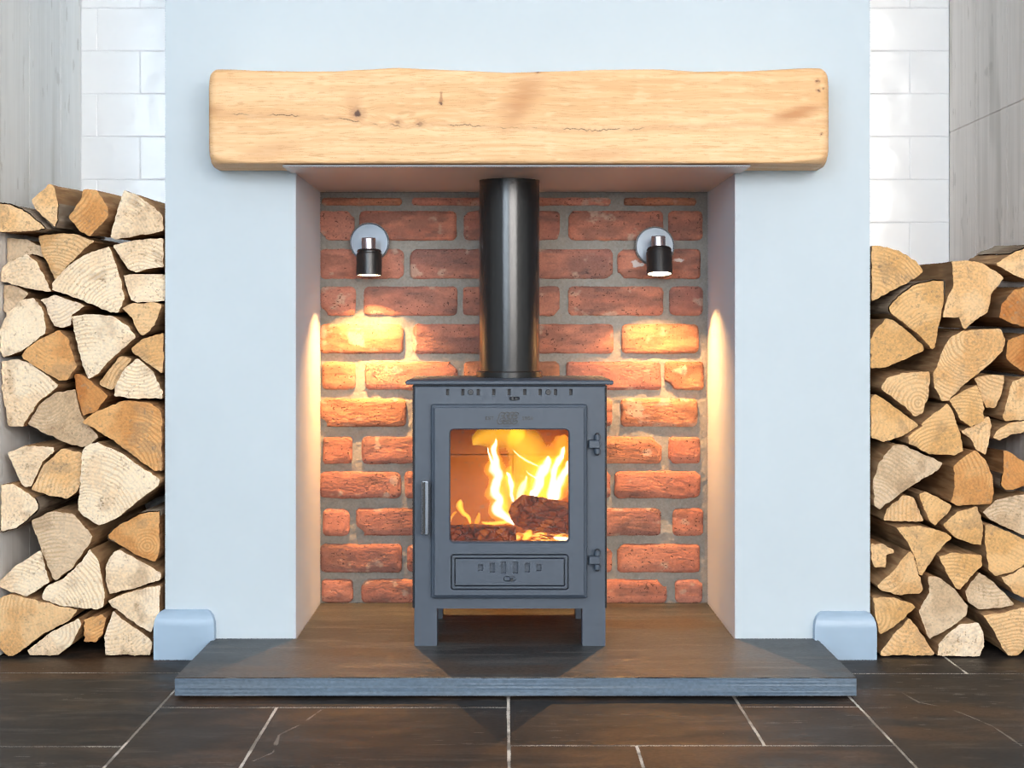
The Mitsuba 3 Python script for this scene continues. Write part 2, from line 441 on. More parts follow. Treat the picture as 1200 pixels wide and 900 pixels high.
# white tiled alcove backs
for name, ax0, ax1, cuts, phase in (('wall_alcove_left', XL, BX0, 114.0, 0), ('wall_alcove_right', BX1, XR, 1066.0, 1)):
    put(name, box(ax0 - .022, ax1, YB + .0022, YB + .1, -.006, H), 'm_grout_white', kind='structure')
    s = S(YB)
    pitch, joint = 50.25 / s, .0014
    top0 = CAM_Z - (9.5 - 390) / s
    for k in range(-3, 9):
        z1 = top0 - k * pitch
        z0 = z1 - pitch
        # phase: row 0 of the left alcove has a joint at the cut; on the right it is the odd rows
        c = X(cuts, YB) + (0 if (k % 2 == phase) else pitch)
        xs = sorted({ax0, ax1, *[c + j * 2 * pitch for j in range(-3, 4) if ax0 + .015 < c + j * 2 * pitch < ax1 - .015]})
        for a, b in zip(xs[:-1], xs[1:]):
            put(num(name + '__tile'), box(a + joint / 2, b - joint / 2, YB, YB + .0021, z0 + joint / 2, z1 - joint / 2, .0016), 'm_white_tile')

# grey timber cladding on the alcove sides: vertical boards
for name, x0, x1, ys in (('wall_left', XL - .022, XL, [YJ, .19, .42, .58]), ('wall_right', XR, XR + .022, [YJ, .17, .38, .58])):
    for a, b in zip(ys[:-1], ys[1:]):
        zs = [.0, 1.058, H] if name == 'wall_right' else [.0, H]
        for z0, z1 in zip(zs[:-1], zs[1:]):
            put(num(name + '__board'), box(x0, x1, a + .0004, b - .0004, z0 + .0004, z1 - .0004, .0012), 'm_plank' if name == 'wall_left' else 'm_plank_warm')

# the chimney breast with its opening
breast = box(BX0, BX1, 0, YB + .1, -.006, H) - box(OX0, OX1, -.1, OD + .035, -.1, OZ + .5)
breast = breast + box(OX0 - .01, OX1 + .01, 0, .08, OZ, H)
put('wall_chimney', breast, 'm_paint', kind='structure')


put('trim_2', box(OX0, OX0 + .002, .0, .40, .03, .9084), 'm_reveal', kind='structure')
put('trim_3', box(OX1 - .002, OX1, .0, .40, .03, .9084), 'm_reveal', kind='structure')


def skirting(key, x0, x1, z1):
    pts = []
    for z, o in ((-.004, 0), (z1 - .030, 0), (z1 - .018, .0015), (z1 - .009, .005), (z1 - .003, .010), (z1, .016)):
        pts += [(x0 + o, 0 - .0, z), (x1 - o, -.0, z), (x0 + o, -.021 + o, z), (x1 - o, -.021 + o, z)]
    put(key, hull(pts), 'm_skirt', smooth=25, kind='structure')


skirting('baseboard_left', X(180, -.02), X(251, -.02), Z(716, -.02))
skirting('baseboard_right', X(955, -.02), X(1027.5, -.02), Z(718, -.02))

# ------------------------------------------------------------------ the brick recess
YF = .394                                          # brick faces
rng = np.random.default_rng(11)
gx, gz = np.linspace(OX0 + .001, OX1 - .001, 200), np.linspace(.02, OZ + .01, 200)
GX, GZ = np.meshgrid(gx, gz, indexing='ij')
P = np.stack([GX, GZ, GX * 0], -1)
GY = .4025 + .006 * (meshkit.fbm(P * [14, 22, 1], 3, 5) - .5) + .003 * (meshkit.fbm(P * 90, 2, 6) - .5)
v = np.stack([GX, GY, GZ], -1).reshape(-1, 3)
i, j = np.meshgrid(np.arange(199), np.arange(199), indexing='ij')
q = np.stack([i * 200 + j, (i + 1) * 200 + j, (i + 1) * 200 + j + 1, i * 200 + j + 1], -1).reshape(-1, 4)
bm = np.stack([GX, GX * 0 + .44, GZ], -1).reshape(-1, 3)
put('wall_recess', (v, q), 'm_mortar', smooth=True, kind='structure')

ROWS = [  # y0, y1, bricks (x0, x1) in the photograph, tone per brick
    (231.5, 240.5, [(376.5, 471), (482.7, 592), (604, 715.5), (731, 816.6)], 'cddc'),
    (247, 281.5, [(373, 415), (420.8, 534.7), (543.4, 656.3), (666.4, 777.6), (783.4, 823.8)], 'dabaa'),
    (291.8, 326.5, [(374.4, 472.6), (480.7, 591), (603, 718.4), (723.6, 821)], 'dbba'),
    (335.7, 369.8, [(375, 416.3), (426.4, 536), (542.5, 655.5), (665.8, 777.6), (784.8, 823.8)], 'dbbab'),
    (379.6, 414.3, [(374.4, 472.6), (484, 592), (603, 719), (728.5, 819)], 'cbac'),
    (423.8, 456.7, [(376.7, 416.3), (427.5, 536), (543.4, 655.5), (663.5, 774.7), (779.6, 825)], 'cacbc'),
    (467, 500, [(374.4, 475.5), (486, 596), (607, 718), (727.5, 817.5)], 'cbac'),
    (512, 543.5, [(378, 412.5), (423.6, 536), (546, 656), (667, 775.5), (783.6, 820.5)], 'abbca'),
    (552.5, 584, [(374.4, 469.5), (474, 590), (601, 715.5), (720.5, 821)], 'bbba'),
    (596, 628, [(378, 409.5), (417, 530), (541, 654), (665, 774.6), (788.4, 824.4)], 'dbbba'),
    (638, 671, [(375, 471), (477, 590), (602, 717.6), (723.6, 820.5)], 'bbaa'),
    (679.4, 707, [(376.5, 413.4), (423, 531), (541, 655), (668, 781.5), (791.4, 823.5)], 'dadad')]


def brick_mesh(x0, x1, z0, z1, seed):
    """a worn old brick: wobbling rounded outline, uneven face, chipped arrises"""
    r = np.random.default_rng(seed)
    w, h = x1 - x0, z1 - z0
    rad = min(h * .28, .006 + .005 * r.random())
    base = sg.Polygon(rr(x0, x1, z0, z1, rad, 4))
    for _ in range(r.integers(0, 3)):                     # knocked-off corners
        cx, cz = (x0, x1)[r.integers(2)], (z0, z1)[r.integers(2)]
        a = (.005 + .012 * r.random()) * min(1, h / .05)
        base = base.difference(affinity.rotate(sg.box(cx - a, cz - a * .6, cx + a, cz + a * .6), 30 + 30 * r.random()))
    base = base.buffer(-.0025).buffer(.0025) if h > .02 else base
    if base.geom_type != 'Polygon':
        base = max(base.geoms, key=lambda g: g.area)
    L = base.exterior.length
    n = max(28, int(L / .007))
    ring = np.array([base.exterior.interpolate(k / n, normalized=True).coords[0] for k in range(n)])
    if not base.exterior.is_ccw:
        ring = ring[::-1]
    nz = lambda p, f, s: meshkit.fbm(np.column_stack([p * f, np.full(len(p), seed * 1.7)]), 3, s) - .5
    d = np.roll(ring, -1, 0) - np.roll(ring, 1, 0)
    nor = np.column_stack([d[:, 1], -d[:, 0]]) / (np.linalg.norm(d, axis=1, keepdims=True) + 1e-9)
    ring = ring + nor * (nz(ring, 55, 3) * .0045)[:, None]
    inner = ring - nor * .0035
    poly = sg.Polygon(inner).buffer(0)
    g = .009
    xs, zs = np.meshgrid(np.arange(x0 + g, x1 - g / 2, g), np.arange(z0 + g * .8, z1 - g / 2, g * .8))
    pts = np.column_stack([xs.ravel(), zs.ravel()])
    core = poly.buffer(-.004)
    pts = pts[shapely.contains_xy(core, pts[:, 0], pts[:, 1])] if not core.is_empty else pts[:0]
    allp = np.vstack([inner, pts])
    tri = Delaunay(allp).simplices
    c = allp[tri].mean(1)
    tri = tri[shapely.contains_xy(poly.buffer(1e-5), c[:, 0], c[:, 1])]
    a, b, e = allp[tri[:, 0]], allp[tri[:, 1]], allp[tri[:, 2]]
    cr = (b - a)[:, 0] * (e - a)[:, 1] - (b - a)[:, 1] * (e - a)[:, 0]
    tri[cr < 0] = tri[cr < 0][:, ::-1]
    proud = .003 * (r.random() - .5)
    tx, tz = .03 * (r.random() - .5), .05 * (r.random() - .5)
    yf = YF + proud + tx * (allp[:, 0] - (x0 + x1) / 2) + tz * (allp[:, 1] - (z0 + z1) / 2) + .005 * nz(allp, 40, 1) + .0025 * nz(allp, 130, 2)
    yf[:n] += .0012
    V = [np.column_stack([allp[:, 0], yf, allp[:, 1]]), np.column_stack([ring[:, 0], yf[:n] + .0035, ring[:, 1]]), np.column_stack([ring[:, 0], np.full(n, .4095), ring[:, 1]])]
    off1, off2 = len(allp), len(allp) + n
    F_ = [tri]
    k, k1 = np.arange(n), (np.arange(n) + 1) % n
    for lo, hi in ((0, off1), (off1, off2)):
        F_ += [np.column_stack([lo + k, hi + k1, lo + k1]), np.column_stack([lo + k, hi + k, hi + k1])]
    return trimesh.Trimesh(np.vstack(V), np.vstack(F_), process=False)


seed = 100
for y0, y1, bricks, tones in ROWS:
    for (a, b), tone in zip(bricks, tones):
        seed += 1
        put(num('wall_recess__brick'), brick_mesh(X(a, YF), X(b, YF), Z(y1, YF), Z(y0, YF), seed), 'm_brick_' + tone, smooth=40)

# steel soffit plate: closes the top of the recess, its front lip runs out under the beam
FX, FY, FR = .0115, .15, .0594                     # flue axis and radius
soff = box(OX0 + .0005, OX1 - .0005, 0, .393, .9085, .9115) + box(X(331.5, -.12), X(879, -.12), -.121, .001, .9085, .9115)
hole = manifold3d.Manifold.cylinder(.2, FR + .002, FR + .002, 48).translate([FX, FY, .85])
put('trim_1', soff - hole, 'm_steel', kind='structure')
put('trim_1__front_lip', box(X(331.5, -.12), X(879, -.12), -.1232, -.1213, .9080, .9120, .0004), 'm_lip', label='thin grey steel edge')

# ------------------------------------------------------------------ hearth and floor
HZ, HF = .0345, -.34
hp = [(X(204.5, HF), HF), (X(1004, HF), HF), (X(957.5, 0), -.0215), (X(957.5, 0) - .002, -.0005), (OX1 - .001, -.0005), (OX1 - .001, .396), (OX0 + .001, .396), (OX0 + .001, -.0005), (X(249, 0) + .002, -.0005), (X(249, 0), -.0215)]
hpoly = sg.Polygon([((OX0 + .003) if abs(x - OX0 - .001) < 1e-6 else (OX1 - .003) if abs(x - OX1 + .001) < 1e-6 else x, y) for x, y in hp])
b = .0022
parts = [trimesh.creation.extrude_polygon(hpoly, .031 - b, engine='earcut')]
parts[0].apply_translation([0, 0, HZ - .031])
top = trimesh.creation.extrude_polygon(hpoly.buffer(-b * .45, join_style=2), b, engine='earcut')
top.apply_translation([0, 0, HZ - b])
put('hearth_slab', manifold(parts[0]) + manifold(top), 'm_hearth', label='dark blue-grey slate hearth slab on the floor under the stove', cat='hearth')
bed = hpoly.buffer(-.022, join_style=2)
bm = trimesh.creation.extrude_polygon(bed, HZ - .031 + .0025, engine='earcut')
bm.apply_translation([0, 0, -.0026])
ex0, ex1 = X(204.5, HF), X(1004, HF)
put('hearth_slab__sawn_edge', box(ex0 + .0005, ex1 - .0005, HF - .0012, HF + .001, HZ - .0305, HZ - .0016, .0008), 'm_hearth_edge', label='smooth pale blue-grey sawn front edge')
put('hearth_slab__mortar_bed', bm, 'm_mortar', label='rough mortar bed under the slab')

TILES = [  # x0, x1, y0, y1
    (-1.6, -.562, -.132, .58), (-1.6, -.562, -.642, -.132), (-1.6, -.562, -1.25, -.642),
    (-.562, -.37, -1.25, -.396), (-.37, .008, -1.25, -.396), (-.562, .008, -.396, .10),
    (.008, .387, -.637, -.10), (.008, .197, -1.25, -.637), (.197, .581, -1.25, -.637),
    (.387, .581, -.637, -.393), (.387, .581, -.393, .1), (.581, .832, -.139, .58), (.832, 1.6, -.139, .58), (.581, 1.6, -1.25, -.139)]


def slate_tile(x0, x1, y0, y1, seed):
    """riven slate: a worn wavy edge and a gently uneven top"""
    g = .0021
    x0, x1, y0, y1 = x0 + g, x1 - g, y0 + g, y1 - g
    nx, ny = max(3, int((x1 - x0) / .03)), max(3, int((y1 - y0) / .03))
    U, W = np.meshgrid(np.linspace(0, 1, nx), np.linspace(0, 1, ny), indexing='ij')
    pp = np.stack([x0 + U * (x1 - x0), y0 + W * (y1 - y0), U * 0 + seed], -1)
    ex = np.minimum(U, 1 - U) * (x1 - x0), np.minimum(W, 1 - W) * (y1 - y0)
    wob = (meshkit.fbm(pp * [40, 40, 1], 2, seed) - .5) * .003
    pp[..., 0] += np.where(U == 0, np.abs(wob), np.where(U == 1, -np.abs(wob), 0))
    pp[..., 1] += np.where(W == 0, np.abs(wob), np.where(W == 1, -np.abs(wob), 0))
    z = -.0022 + .0022 * (meshkit.fbm(pp * [9, 16, 1], 3, seed) - .3) * np.clip(np.minimum(*ex) / .02, 0, 1)
    topv = np.stack([pp[..., 0], pp[..., 1], z], -1).reshape(-1, 3)
    a, b_ = np.meshgrid(np.arange(nx - 1), np.arange(ny - 1), indexing='ij')
    f = np.stack([a * ny + b_, (a + 1) * ny + b_, (a + 1) * ny + b_ + 1, a * ny + b_ + 1], -1).reshape(-1, 4)
    f = np.vstack([f[:, [0, 1, 2]], f[:, [0, 2, 3]]])
    idx = np.arange(nx * ny).reshape(nx, ny)
    loop = np.concatenate([idx[:, 0], idx[-1, 1:], idx[-2::-1, -1], idx[0, -2:0:-1]])
    low = topv[loop].copy()
    low[:, 2] = -.0030
    n0, m = len(topv), len(loop)
    k, k1 = np.arange(m), (np.arange(m) + 1) % m
    f = np.vstack([f, np.column_stack([loop[k], n0 + k, n0 + k1]), np.column_stack([loop[k], n0 + k1, loop[k1]])])
    return trimesh.Trimesh(np.vstack([topv, low]), f, process=False)


for i, t in enumerate(TILES):
    put(num('floor__slate_tile'), slate_tile(*t, i + 3), 'm_slate', smooth=40)
put('floor__bare_slate', join([box(-3.2, 3.2, ROOM_Y, -1.252, -.0029, -.002), box(-3.2, -1.602, -1.25, -.02, -.0029, -.002), box(1.602, 3.2, -1.25, -.02, -.0029, -.002)]), 'm_slate')

# ------------------------------------------------------------------ oak mantel beam
MY = -.130                                         # front face
MX0, MX1 = X(243, MY), X(973, MY)
tx = np.array([243, 270, 300, 350, 400, 440, 465, 500, 560, 600, 650, 700, 780, 820, 870, 920, 950, 973])
ty = np.array([79.5, 80.5, 82.5, 83.5, 83, 80.5, 79, 80.5, 83, 84.5, 83.5, 81.5, 80.5, 83, 83, 80.5, 78.5, 78.5])
MS = np.linspace(0, 1, 150)
ends = .055
MS = np.unique(np.concatenate([np.linspace(0, ends, 26) ** 1, np.linspace(ends, 1 - ends, 110), np.linspace(1 - ends, 1, 26)]))
rows = []
NB = 0
for s_ in MS:
    x = MX0 + s_ * (MX1 - MX0)
    e = min(x - MX0, MX1 - x)
    R = .018
    ins = R - math.sqrt(max(R * R - max(R - e, 0) ** 2, 0)) if e < R else 0.0
    insb = .030 * max(0, 1 - e / .026) ** 1.6            # the bottom corners are planed off more
    zt = CAM_Z - (np.interp(x, X(tx, MY), ty) - 390) / S(MY)
    zt += .0012 * (float(meshkit.fbm(np.array([[x * 30, 1.5, 0]]), 2, 3)[0]) - .5)
    zb = .9136
    ch_b = .0035 + .010 * float(np.clip(meshkit.fbm(np.array([[x * 5, 4.5, 0]]), 2, 9)[0] * 2 - .85, 0, 1)) + .012 * max(0, 1 - e / .08)
    ch_t = .004 + .012 * float(np.clip(meshkit.fbm(np.array([[x * 6, 7.5, 0]]), 2, 5)[0] * 2 - .8, 0, 1)) + .010 * max(0, 1 - e / .07)
    z0, z1, yf, yb = zb, zt - ins, MY + .9 * ins, -.0006
    zf0 = zb + ch_b * .9 + insb * .5
    fy = lambda z: yf + .0030 * (float(meshkit.fbm(np.array([[x * 5, z * 14, 2.]]), 3, 4)[0]) - .5)
    sec = []
    sec += [(yb, z1), (yb * .6 + yf * .4, z1 + .002), (yf + ch_t * 1.1, z1)]
    for a in (.35, .75):
        sec.append((yf + ch_t * 1.1 * (1 - a) ** 1.6, z1 - ch_t * a ** 1.6))
    zz = np.linspace(z1 - ch_t, zf0, 14)
    sec += [(fy(z), z) for z in zz]
    for a in (.3, .65):
        sec.append((yf + (ch_b + insb) * a ** 1.6, zf0 - (zf0 - z0) * (1 - (1 - a) ** 1.6)))
    sec += [(yf + (ch_b + insb) * 1.05, z0), ((yf + yb) / 2, z0), (yb, z0)]
    rows.append([(x, *c) for c in sec])
G = np.array(rows)
m_, k_ = G.shape[:2]
v = G.reshape(-1, 3)
a, c = np.meshgrid(np.arange(m_ - 1), np.arange(k_), indexing='ij')
c1 = (c + 1) % k_
q = np.stack([a * k_ + c, a * k_ + c1, (a + 1) * k_ + c1, (a + 1) * k_ + c], -1).reshape(-1, 4)
f = np.vstack([q[:, [0, 1, 2]], q[:, [0, 2, 3]]])
v = np.vstack([v, G[0].mean(0), G[-1].mean(0)])
kk = np.arange(k_)
f = np.vstack([f, np.column_stack([np.full(k_, len(v) - 2), (kk + 1) % k_, kk]), np.column_stack([np.full(k_, len(v) - 1), (m_ - 1) * k_ + kk, (m_ - 1) * k_ + (kk + 1) % k_])])
tm = trimesh.Trimesh(v, f, process=False)
if tm.volume < 0:
    tm.invert()
put('mantel_beam', tm, 'm_beam', smooth=38, label='thick honey oak beam with wavy top edge fixed to the chimney breast', cat='mantel beam')

# ------------------------------------------------------------------ stove
SY = -.072                                         # front panel
sx, sz = (lambda p: X(p, SY)), (lambda p: Z(p, SY))
bx0, bx1, bz0, bz1, by1 = sx(483), sx(711.5), .103, Z(452, SY), .256
CX0, CX1, CY1, CZ0, CZ1 = bx0 + .020, bx1 - .020, .175, .196, .470
st = 'wood_stove'
tag(st, 'blue-grey cast iron wood burning stove standing on the slate hearth', 'stove')
rim = .009
bo = []
for z in (bz0, bz1):
    for (cx, cy, a0) in ((bx0 + rim, SY + .0015 + rim, 180), (bx1 - rim, SY + .0015 + rim, 270), (bx1 - rim, by1 - rim, 0), (bx0 + rim, by1 - rim, 90)):
        for a in np.linspace(a0, a0 + 90, 7):
            bo.append((cx + rim * math.cos(math.radians(a)), cy + rim * math.sin(math.radians(a)), z))
body = hull(bo) - box(CX0, CX1, SY + .02, CY1, CZ0, CZ1) - box(sx(485.5) - .0005, sx(709.5) + .0005, SY - .01, SY + .0139, bz0 - .01, bz1 + .01) - box(sx(520), sx(673.5), SY - .01, SY + .02, sz(642), sz(497))
for px in (524.5, 542.5, 560.5, 578.7, 596.7, 615, 633, 651, 669):
    body = body - box(sx(px - 1.9), sx(px + 1.9), SY - .01, SY + .014, sz(463.3), sz(455.8))
body = body - slab(rr(sx(596.5), sx(609), sz(469.3), sz(465), .0028, 5), SY - .01, SY + .008)
put(st + '__body', body, 'm_iron_dark', smooth=30)
front = bevslab(sx(485.5), sx(709.5), bz0 - .01, bz1 - .0006, .0012, SY, SY + .0135, .0022) - box(0 - 1, 1, SY - .1, SY + .1, bz0 - .1, bz0) - box(sx(520), sx(673.5), SY - .01, SY + .02, sz(642), sz(497))
for px in (524.5, 542.5, 560.5, 578.7, 596.7, 615, 633, 651, 669):
    front = front - box(sx(px - 1.9), sx(px + 1.9), SY - .01, SY + .02, sz(463.3), sz(455.8))
front = front - slab(rr(sx(596.5), sx(609), sz(469.3), sz(465), .0028, 5), SY - .01, SY + .012)
put(st + '__front_plate', front, 'm_iron', smooth=30, label='blue-grey front plate with a row of air slots')
put(st + '__top_plate', box(sx(475.5), sx(718.5), SY - .010, by1 + .006, bz1 + .0022, bz1 + .0095, .0018), 'm_iron', label='overhanging flat top plate')
put(st + '__top_gasket', box(bx0 + .004, bx1 - .004, SY + .003, by1 - .004, bz1, bz1 + .0022), 'm_iron_dark')
for px0, px1, ya, yb in ((483, 512, SY, SY + .05), (682.5, 711.5, SY, SY + .05), (483, 512, by1 - .05, by1), (682.5, 711.5, by1 - .05, by1)):
    put(num(st + '__leg'), box(sx(px0 + (2.5 if px0 < 500 else 0)), sx(px1 - (2 if px1 > 700 else 0)), ya, yb, HZ, bz0), 'm_iron')
for px in (551.5, 642.5):
    k = num(st + '__bolt')
    cyl = manifold3d.Manifold.cylinder(.005, .0052, .0044, 20).rotate([90, 0, 0]).translate([sx(px), SY, sz(459.5)])
    soc = manifold3d.Manifold.cylinder(.004, .0026, .0026, 6).rotate([90, 0, 0]).translate([sx(px), SY - .003, sz(459.5)])
    put(k, cyl - soc, 'm_iron_dark', smooth=30)
kn = box(sx(599), sx(602), SY - .008, SY + .004, sz(469), sz(464.5), .0008) + box(sx(603.5), sx(605.5), SY - .006, SY + .004, sz(468.7), sz(465.2), .0006)
put(st + '__air_slider', kn, 'm_iron_dark')

# door with window opening, moulded edge, vent panel and lettering
DY = SY - .022
dx0, dx1, dz0, dz1 = X(505, DY), X(688.5, DY), Z(702, DY), Z(474, DY)
gx0, gx1, gz0, gz1 = X(527.5, DY), X(666.5, DY), Z(635.5, DY), Z(503.5, DY)
door = bevslab(dx0, dx1, dz0, dz1, .004, DY + .005, SY - .0008, .005) + bevslab(dx0 + .0055, dx1 - .0055, dz0 + .0055, dz1 - .0055, .003, DY, SY - .0008, .0018)
door = door - slab(rr(gx0, gx1, gz0, gz1, .007), DY - .01, SY + .01)
door = door - hull(np.vstack([xz(rr(gx0 - .0025, gx1 + .0025, gz0 - .0025, gz1 + .0025, .0095), DY - .0005), xz(rr(gx0, gx1, gz0, gz1, .007), DY + .003)]))


def groove(x0, x1, z0, z1, r, w, d, y):
    return slab(rr(x0, x1, z0, z1, r), y - .01, y + d) - slab(rr(x0 + w, x1 - w, z0 + w, z1 - w, max(r - w, .0006)), y - .02, y + d + .01)


vx0, vx1, vz0, vz1 = X(528, DY), X(666.5, DY), Z(691.5, DY), Z(649, DY)
door = door - groove(vx0, vx1, vz0, vz1, .006, .0029, .012, DY)
door = door - groove(vx0 + .0066, vx1 - .0066, vz0 + .0066, vz1 - .0066, .003, .0027, .012, DY)
for px, h in ((563, 8), (576.8, 11), (590.2, 14), (604.3, 14), (617.9, 11), (631.5, 8)):
    door = door - box(X(px - 2.9, DY), X(px + 2.9, DY), DY - .01, DY + .010, Z(665.2 + h / 2, DY), Z(665.2 - h / 2, DY))
door = door - slab(rr(X(590, DY), X(604.3, DY), Z(681.5, DY), Z(675.3, DY), .0045), DY - .01, DY + .006)
dk = st + '__door'
put(dk, door, 'm_iron', smooth=30)
put(dk + '__vent_knob', box(X(590.6, DY), X(597.5, DY), DY + .001, DY + .0055, Z(680.9, DY), Z(676, DY), .001), 'm_iron')
put(dk + '__vent_knob_001', manifold3d.Manifold.cylinder(.013, .0021, .0021, 20).rotate([90, 0, 0]).translate([X(599.8, DY), DY + .0058, Z(679.3, DY)]), 'm_iron_dark', smooth=30)
put(dk + '__glass_pane', (np.array([(gx0 - .003, SY - .005, gz0 - .003), (gx1 + .003, SY - .005, gz0 - .003), (gx1 + .003, SY - .005, gz1 + .003), (gx0 - .003, SY - .005, gz1 + .003)]), np.array([[0, 1, 2], [0, 2, 3]])), 'm_pane')


def letter_strokes():
    """rounded outline letters e s s e with swelling ends"""
    def arc(cx, cz, r, a0, a1, n=14):
        return [(cx + r * math.cos(math.radians(a)), cz + r * math.sin(math.radians(a))) for a in np.linspace(a0, a1, n)]
    e1 = sg.LineString(arc(.05, .48, .30, 50, 200) + arc(-.08, -.42, .40, 135, 330))
    bar = sg.LineString([(-.10, .08), (.18, .10)])
    s1 = sg.LineString(arc(.12, .48, .30, 30, 235) + arc(-.05, -.42, .38, 62, -150))
    out = []
    for k, g in enumerate((e1, s1, s1, e1)):
        u = g.buffer(.17)
        if k in (0, 3):
            u = u.union(bar.buffer(.13))
        u = u.buffer(.13).difference(u.buffer(-.01))
        out.append(affinity.translate(affinity.skew(u, xs=8), k * .80, 0))
    return shapely.union_all(out)


lg = letter_strokes()
hgt = 14.0 / S(DY) / 2.1
x0l, z0l, x1l, z1l = lg.bounds
lg = affinity.scale(affinity.translate(lg, -(x0l + x1l) / 2, -(z0l + z1l) / 2), hgt, hgt, origin=(0, 0))
lm = trimesh.util.concatenate([trimesh.creation.extrude_polygon(g, .0022, engine='earcut') for g in getattr(lg, 'geoms', [lg])])
put(dk + '__lettering', to_front(lm, X(595, DY), DY + .0002, Z(490, DY)), 'm_black', label='raised dark lettering esse')
put(dk + '__lettering_001', text('EST', 3.9 / S(DY), X(573.8, DY), DY + .0002, Z(490, DY), .0018, True), 'm_black', label='small raised lettering EST')
put(dk + '__lettering_002', text('1854', 3.9 / S(DY), X(618.2, DY), DY + .0002, Z(490, DY), .0018, True), 'm_black', label='small raised lettering 1854')

# hinges: three knuckles on a pin
for zc in (520.5, 656.3):
    k = num(st + '__hinge')
    xx = X(700, SY - .014)
    z_ = Z(zc, SY - .014)
    yy = SY - .0135
    put(k, box(X(690, SY - .014), xx + .0045, SY - .020, SY - .0005, z_ - .0072, z_ + .0072, .0012), 'm_iron')
    for s_ in (1, -1):
        zz = z_ + s_ * .0125
        kn = manifold3d.Manifold.cylinder(.009, .0058, .0058, 20).translate([xx, yy, zz - .0045]) + box(xx - .004, xx + .005, yy, SY - .0003, zz - .0045, zz + .0045)
        put(num(k + '__knuckle'), kn, 'm_iron', smooth=30)
        put(num(k + '__pin'), manifold3d.Manifold.sphere(.0042, 16).scale([1, 1, .8]).translate([xx, yy, z_ + s_ * .0176]), 'm_iron_dark', smooth=30)

# handle: a tall flattened bar standing off the left edge of the door
hy = SY - .040
hx0, hx1, hz0, hz1 = X(494, hy), X(502.5, hy), Z(627, hy), Z(563, hy)
hb = bevslab(hx0, hx1, hz0, hz1, .0028, hy - .005, hy + .005, .002)
hb = hb - hull(np.vstack([xz(rr(hx0 + .0022, hx0 + .0072, hz0 + .0025, hz1 - .0025, .001), hy - .007), xz(rr(hx0 + .0024, hx0 + .0066, hz0 + .003, hz1 - .003, .001), hy - .002)]))
hk = dk + '__handle'
put(hk, hb, 'm_handle', smooth=30, label='upright bar handle with bright edges')
put(hk + '__grip', box(hx0 + .0024, hx0 + .0066, hy - .0049, hy - .0021, hz0 + .0032, hz1 - .0032, .0006), 'm_black', label='black inset grip')
put(dk + '__handle_post', join([box((hx0 + hx1) / 2 - .003, (hx0 + hx1) / 2 + .003, hy + .004, SY - .0002, z - .004, z + .004, .001) for z in (hz0 + .012, hz1 - .012)]), 'm_iron_dark')

# firebox lining
fb = st + '__firebox'
BY = .150
zj, xj = Z(532.5, BY), X(601, BY)
g = .0006
for (a, b_, c, d) in ((CX0 + .015, xj, CZ0 + .012, zj), (xj, CX1 - .015, CZ0 + .012, zj), (CX0 + .015, xj, zj, CZ1 - .002), (xj, CX1 - .015, zj, CZ1 - .002)):
    put(num(st + '__fire_brick'), box(a + g, b_ - g, BY, CY1 - .001, c + g, d - g, .0012), 'm_firebrick')
for x0, x1 in ((CX0 + .0005, CX0 + .0145), (CX1 - .0145, CX1 - .0005)):
    put(num(st + '__fire_brick'), box(x0, x1, SY + .03, CY1 - .001, CZ0 + .012, CZ1 - .002, .0012), 'm_firebrick')
put(num(st + '__fire_brick'), box(CX0 + .0005, CX1 - .0005, SY + .015, CY1 - .001, CZ0 + .0003, CZ0 + .0115, .0012), 'm_firebrick')

# flue pipe with base collar
zt = bz1 + .0095
prof = [(0, zt + .001), (FR - .003, zt + .001), (FR - .003, 1.30), (FR, 1.30), (FR, zt + .002), (FR, zt + .001)]
fl = manifold3d.Manifold.cylinder(1.38 - zt - .0003, FR, FR, 72).translate([FX, FY, zt + .0003]) - manifold3d.Manifold.cylinder(1.4 - zt - .02, FR - .003, FR - .003, 72).translate([FX, FY, zt + .02])
put('flue_pipe', fl, 'm_flue', smooth=30, label='glossy black flue pipe rising from the stove top to the soffit', cat='flue pipe')
col = manifold3d.Manifold.cylinder(.0105, .0655, .0655, 72).translate([FX, FY, zt + .0003]) + manifold3d.Manifold.cylinder(.002, .0655, .0635, 72).translate([FX, FY, zt + .0108])
col = col - manifold3d.Manifold.cylinder(.1, FR + .0002, FR + .0002, 72).translate([FX, FY, zt - .02])
put('flue_pipe__collar', col, 'm_flue', smooth=30)


# ------------------------------------------------------------------ fire: logs, embers, flames
def fx(u, y): return X(525 + u / 6.43, y)
def fz(w, y): return Z(500 + w / 6.43, y)


def voro(p, seed):
    """numpy cells in 3-D: (gap between the two nearest cell centres), in cell units"""
    i0 = np.floor(p)
    best = np.full((len(p), 2), 9.0)
    for a in range(-1, 2):
        for b in range(-1, 2):
            for c in range(-1, 2):
                ce = i0 + (a, b, c)
                jit = np.stack([meshkit.noise(ce + .0 + 37 * k, seed + k) for k in range(3)], -1)
                d = np.linalg.norm(ce + jit - p, axis=1)
                best = np.sort(np.column_stack([best, d]), axis=1)[:, :2]
    return best[:, 1] - best[:, 0]


crack = lambda c: np.clip(1 - voro(c * [62, 62, 95], 3) / .16, 0, 1)


def rough(m, amp, freq, seed, edge=.006):
    m = M_(m)
    m = manifold(m).refine_to_length(edge)
    m = M_(m)
    vn = np.asarray(m.vertex_normals)
    v = np.asarray(m.vertices)
    m.vertices = v + vn * ((meshkit.fbm(v * freq, 3, seed) - .5) * amp - .0022 * crack(v))[:, None]
    return m


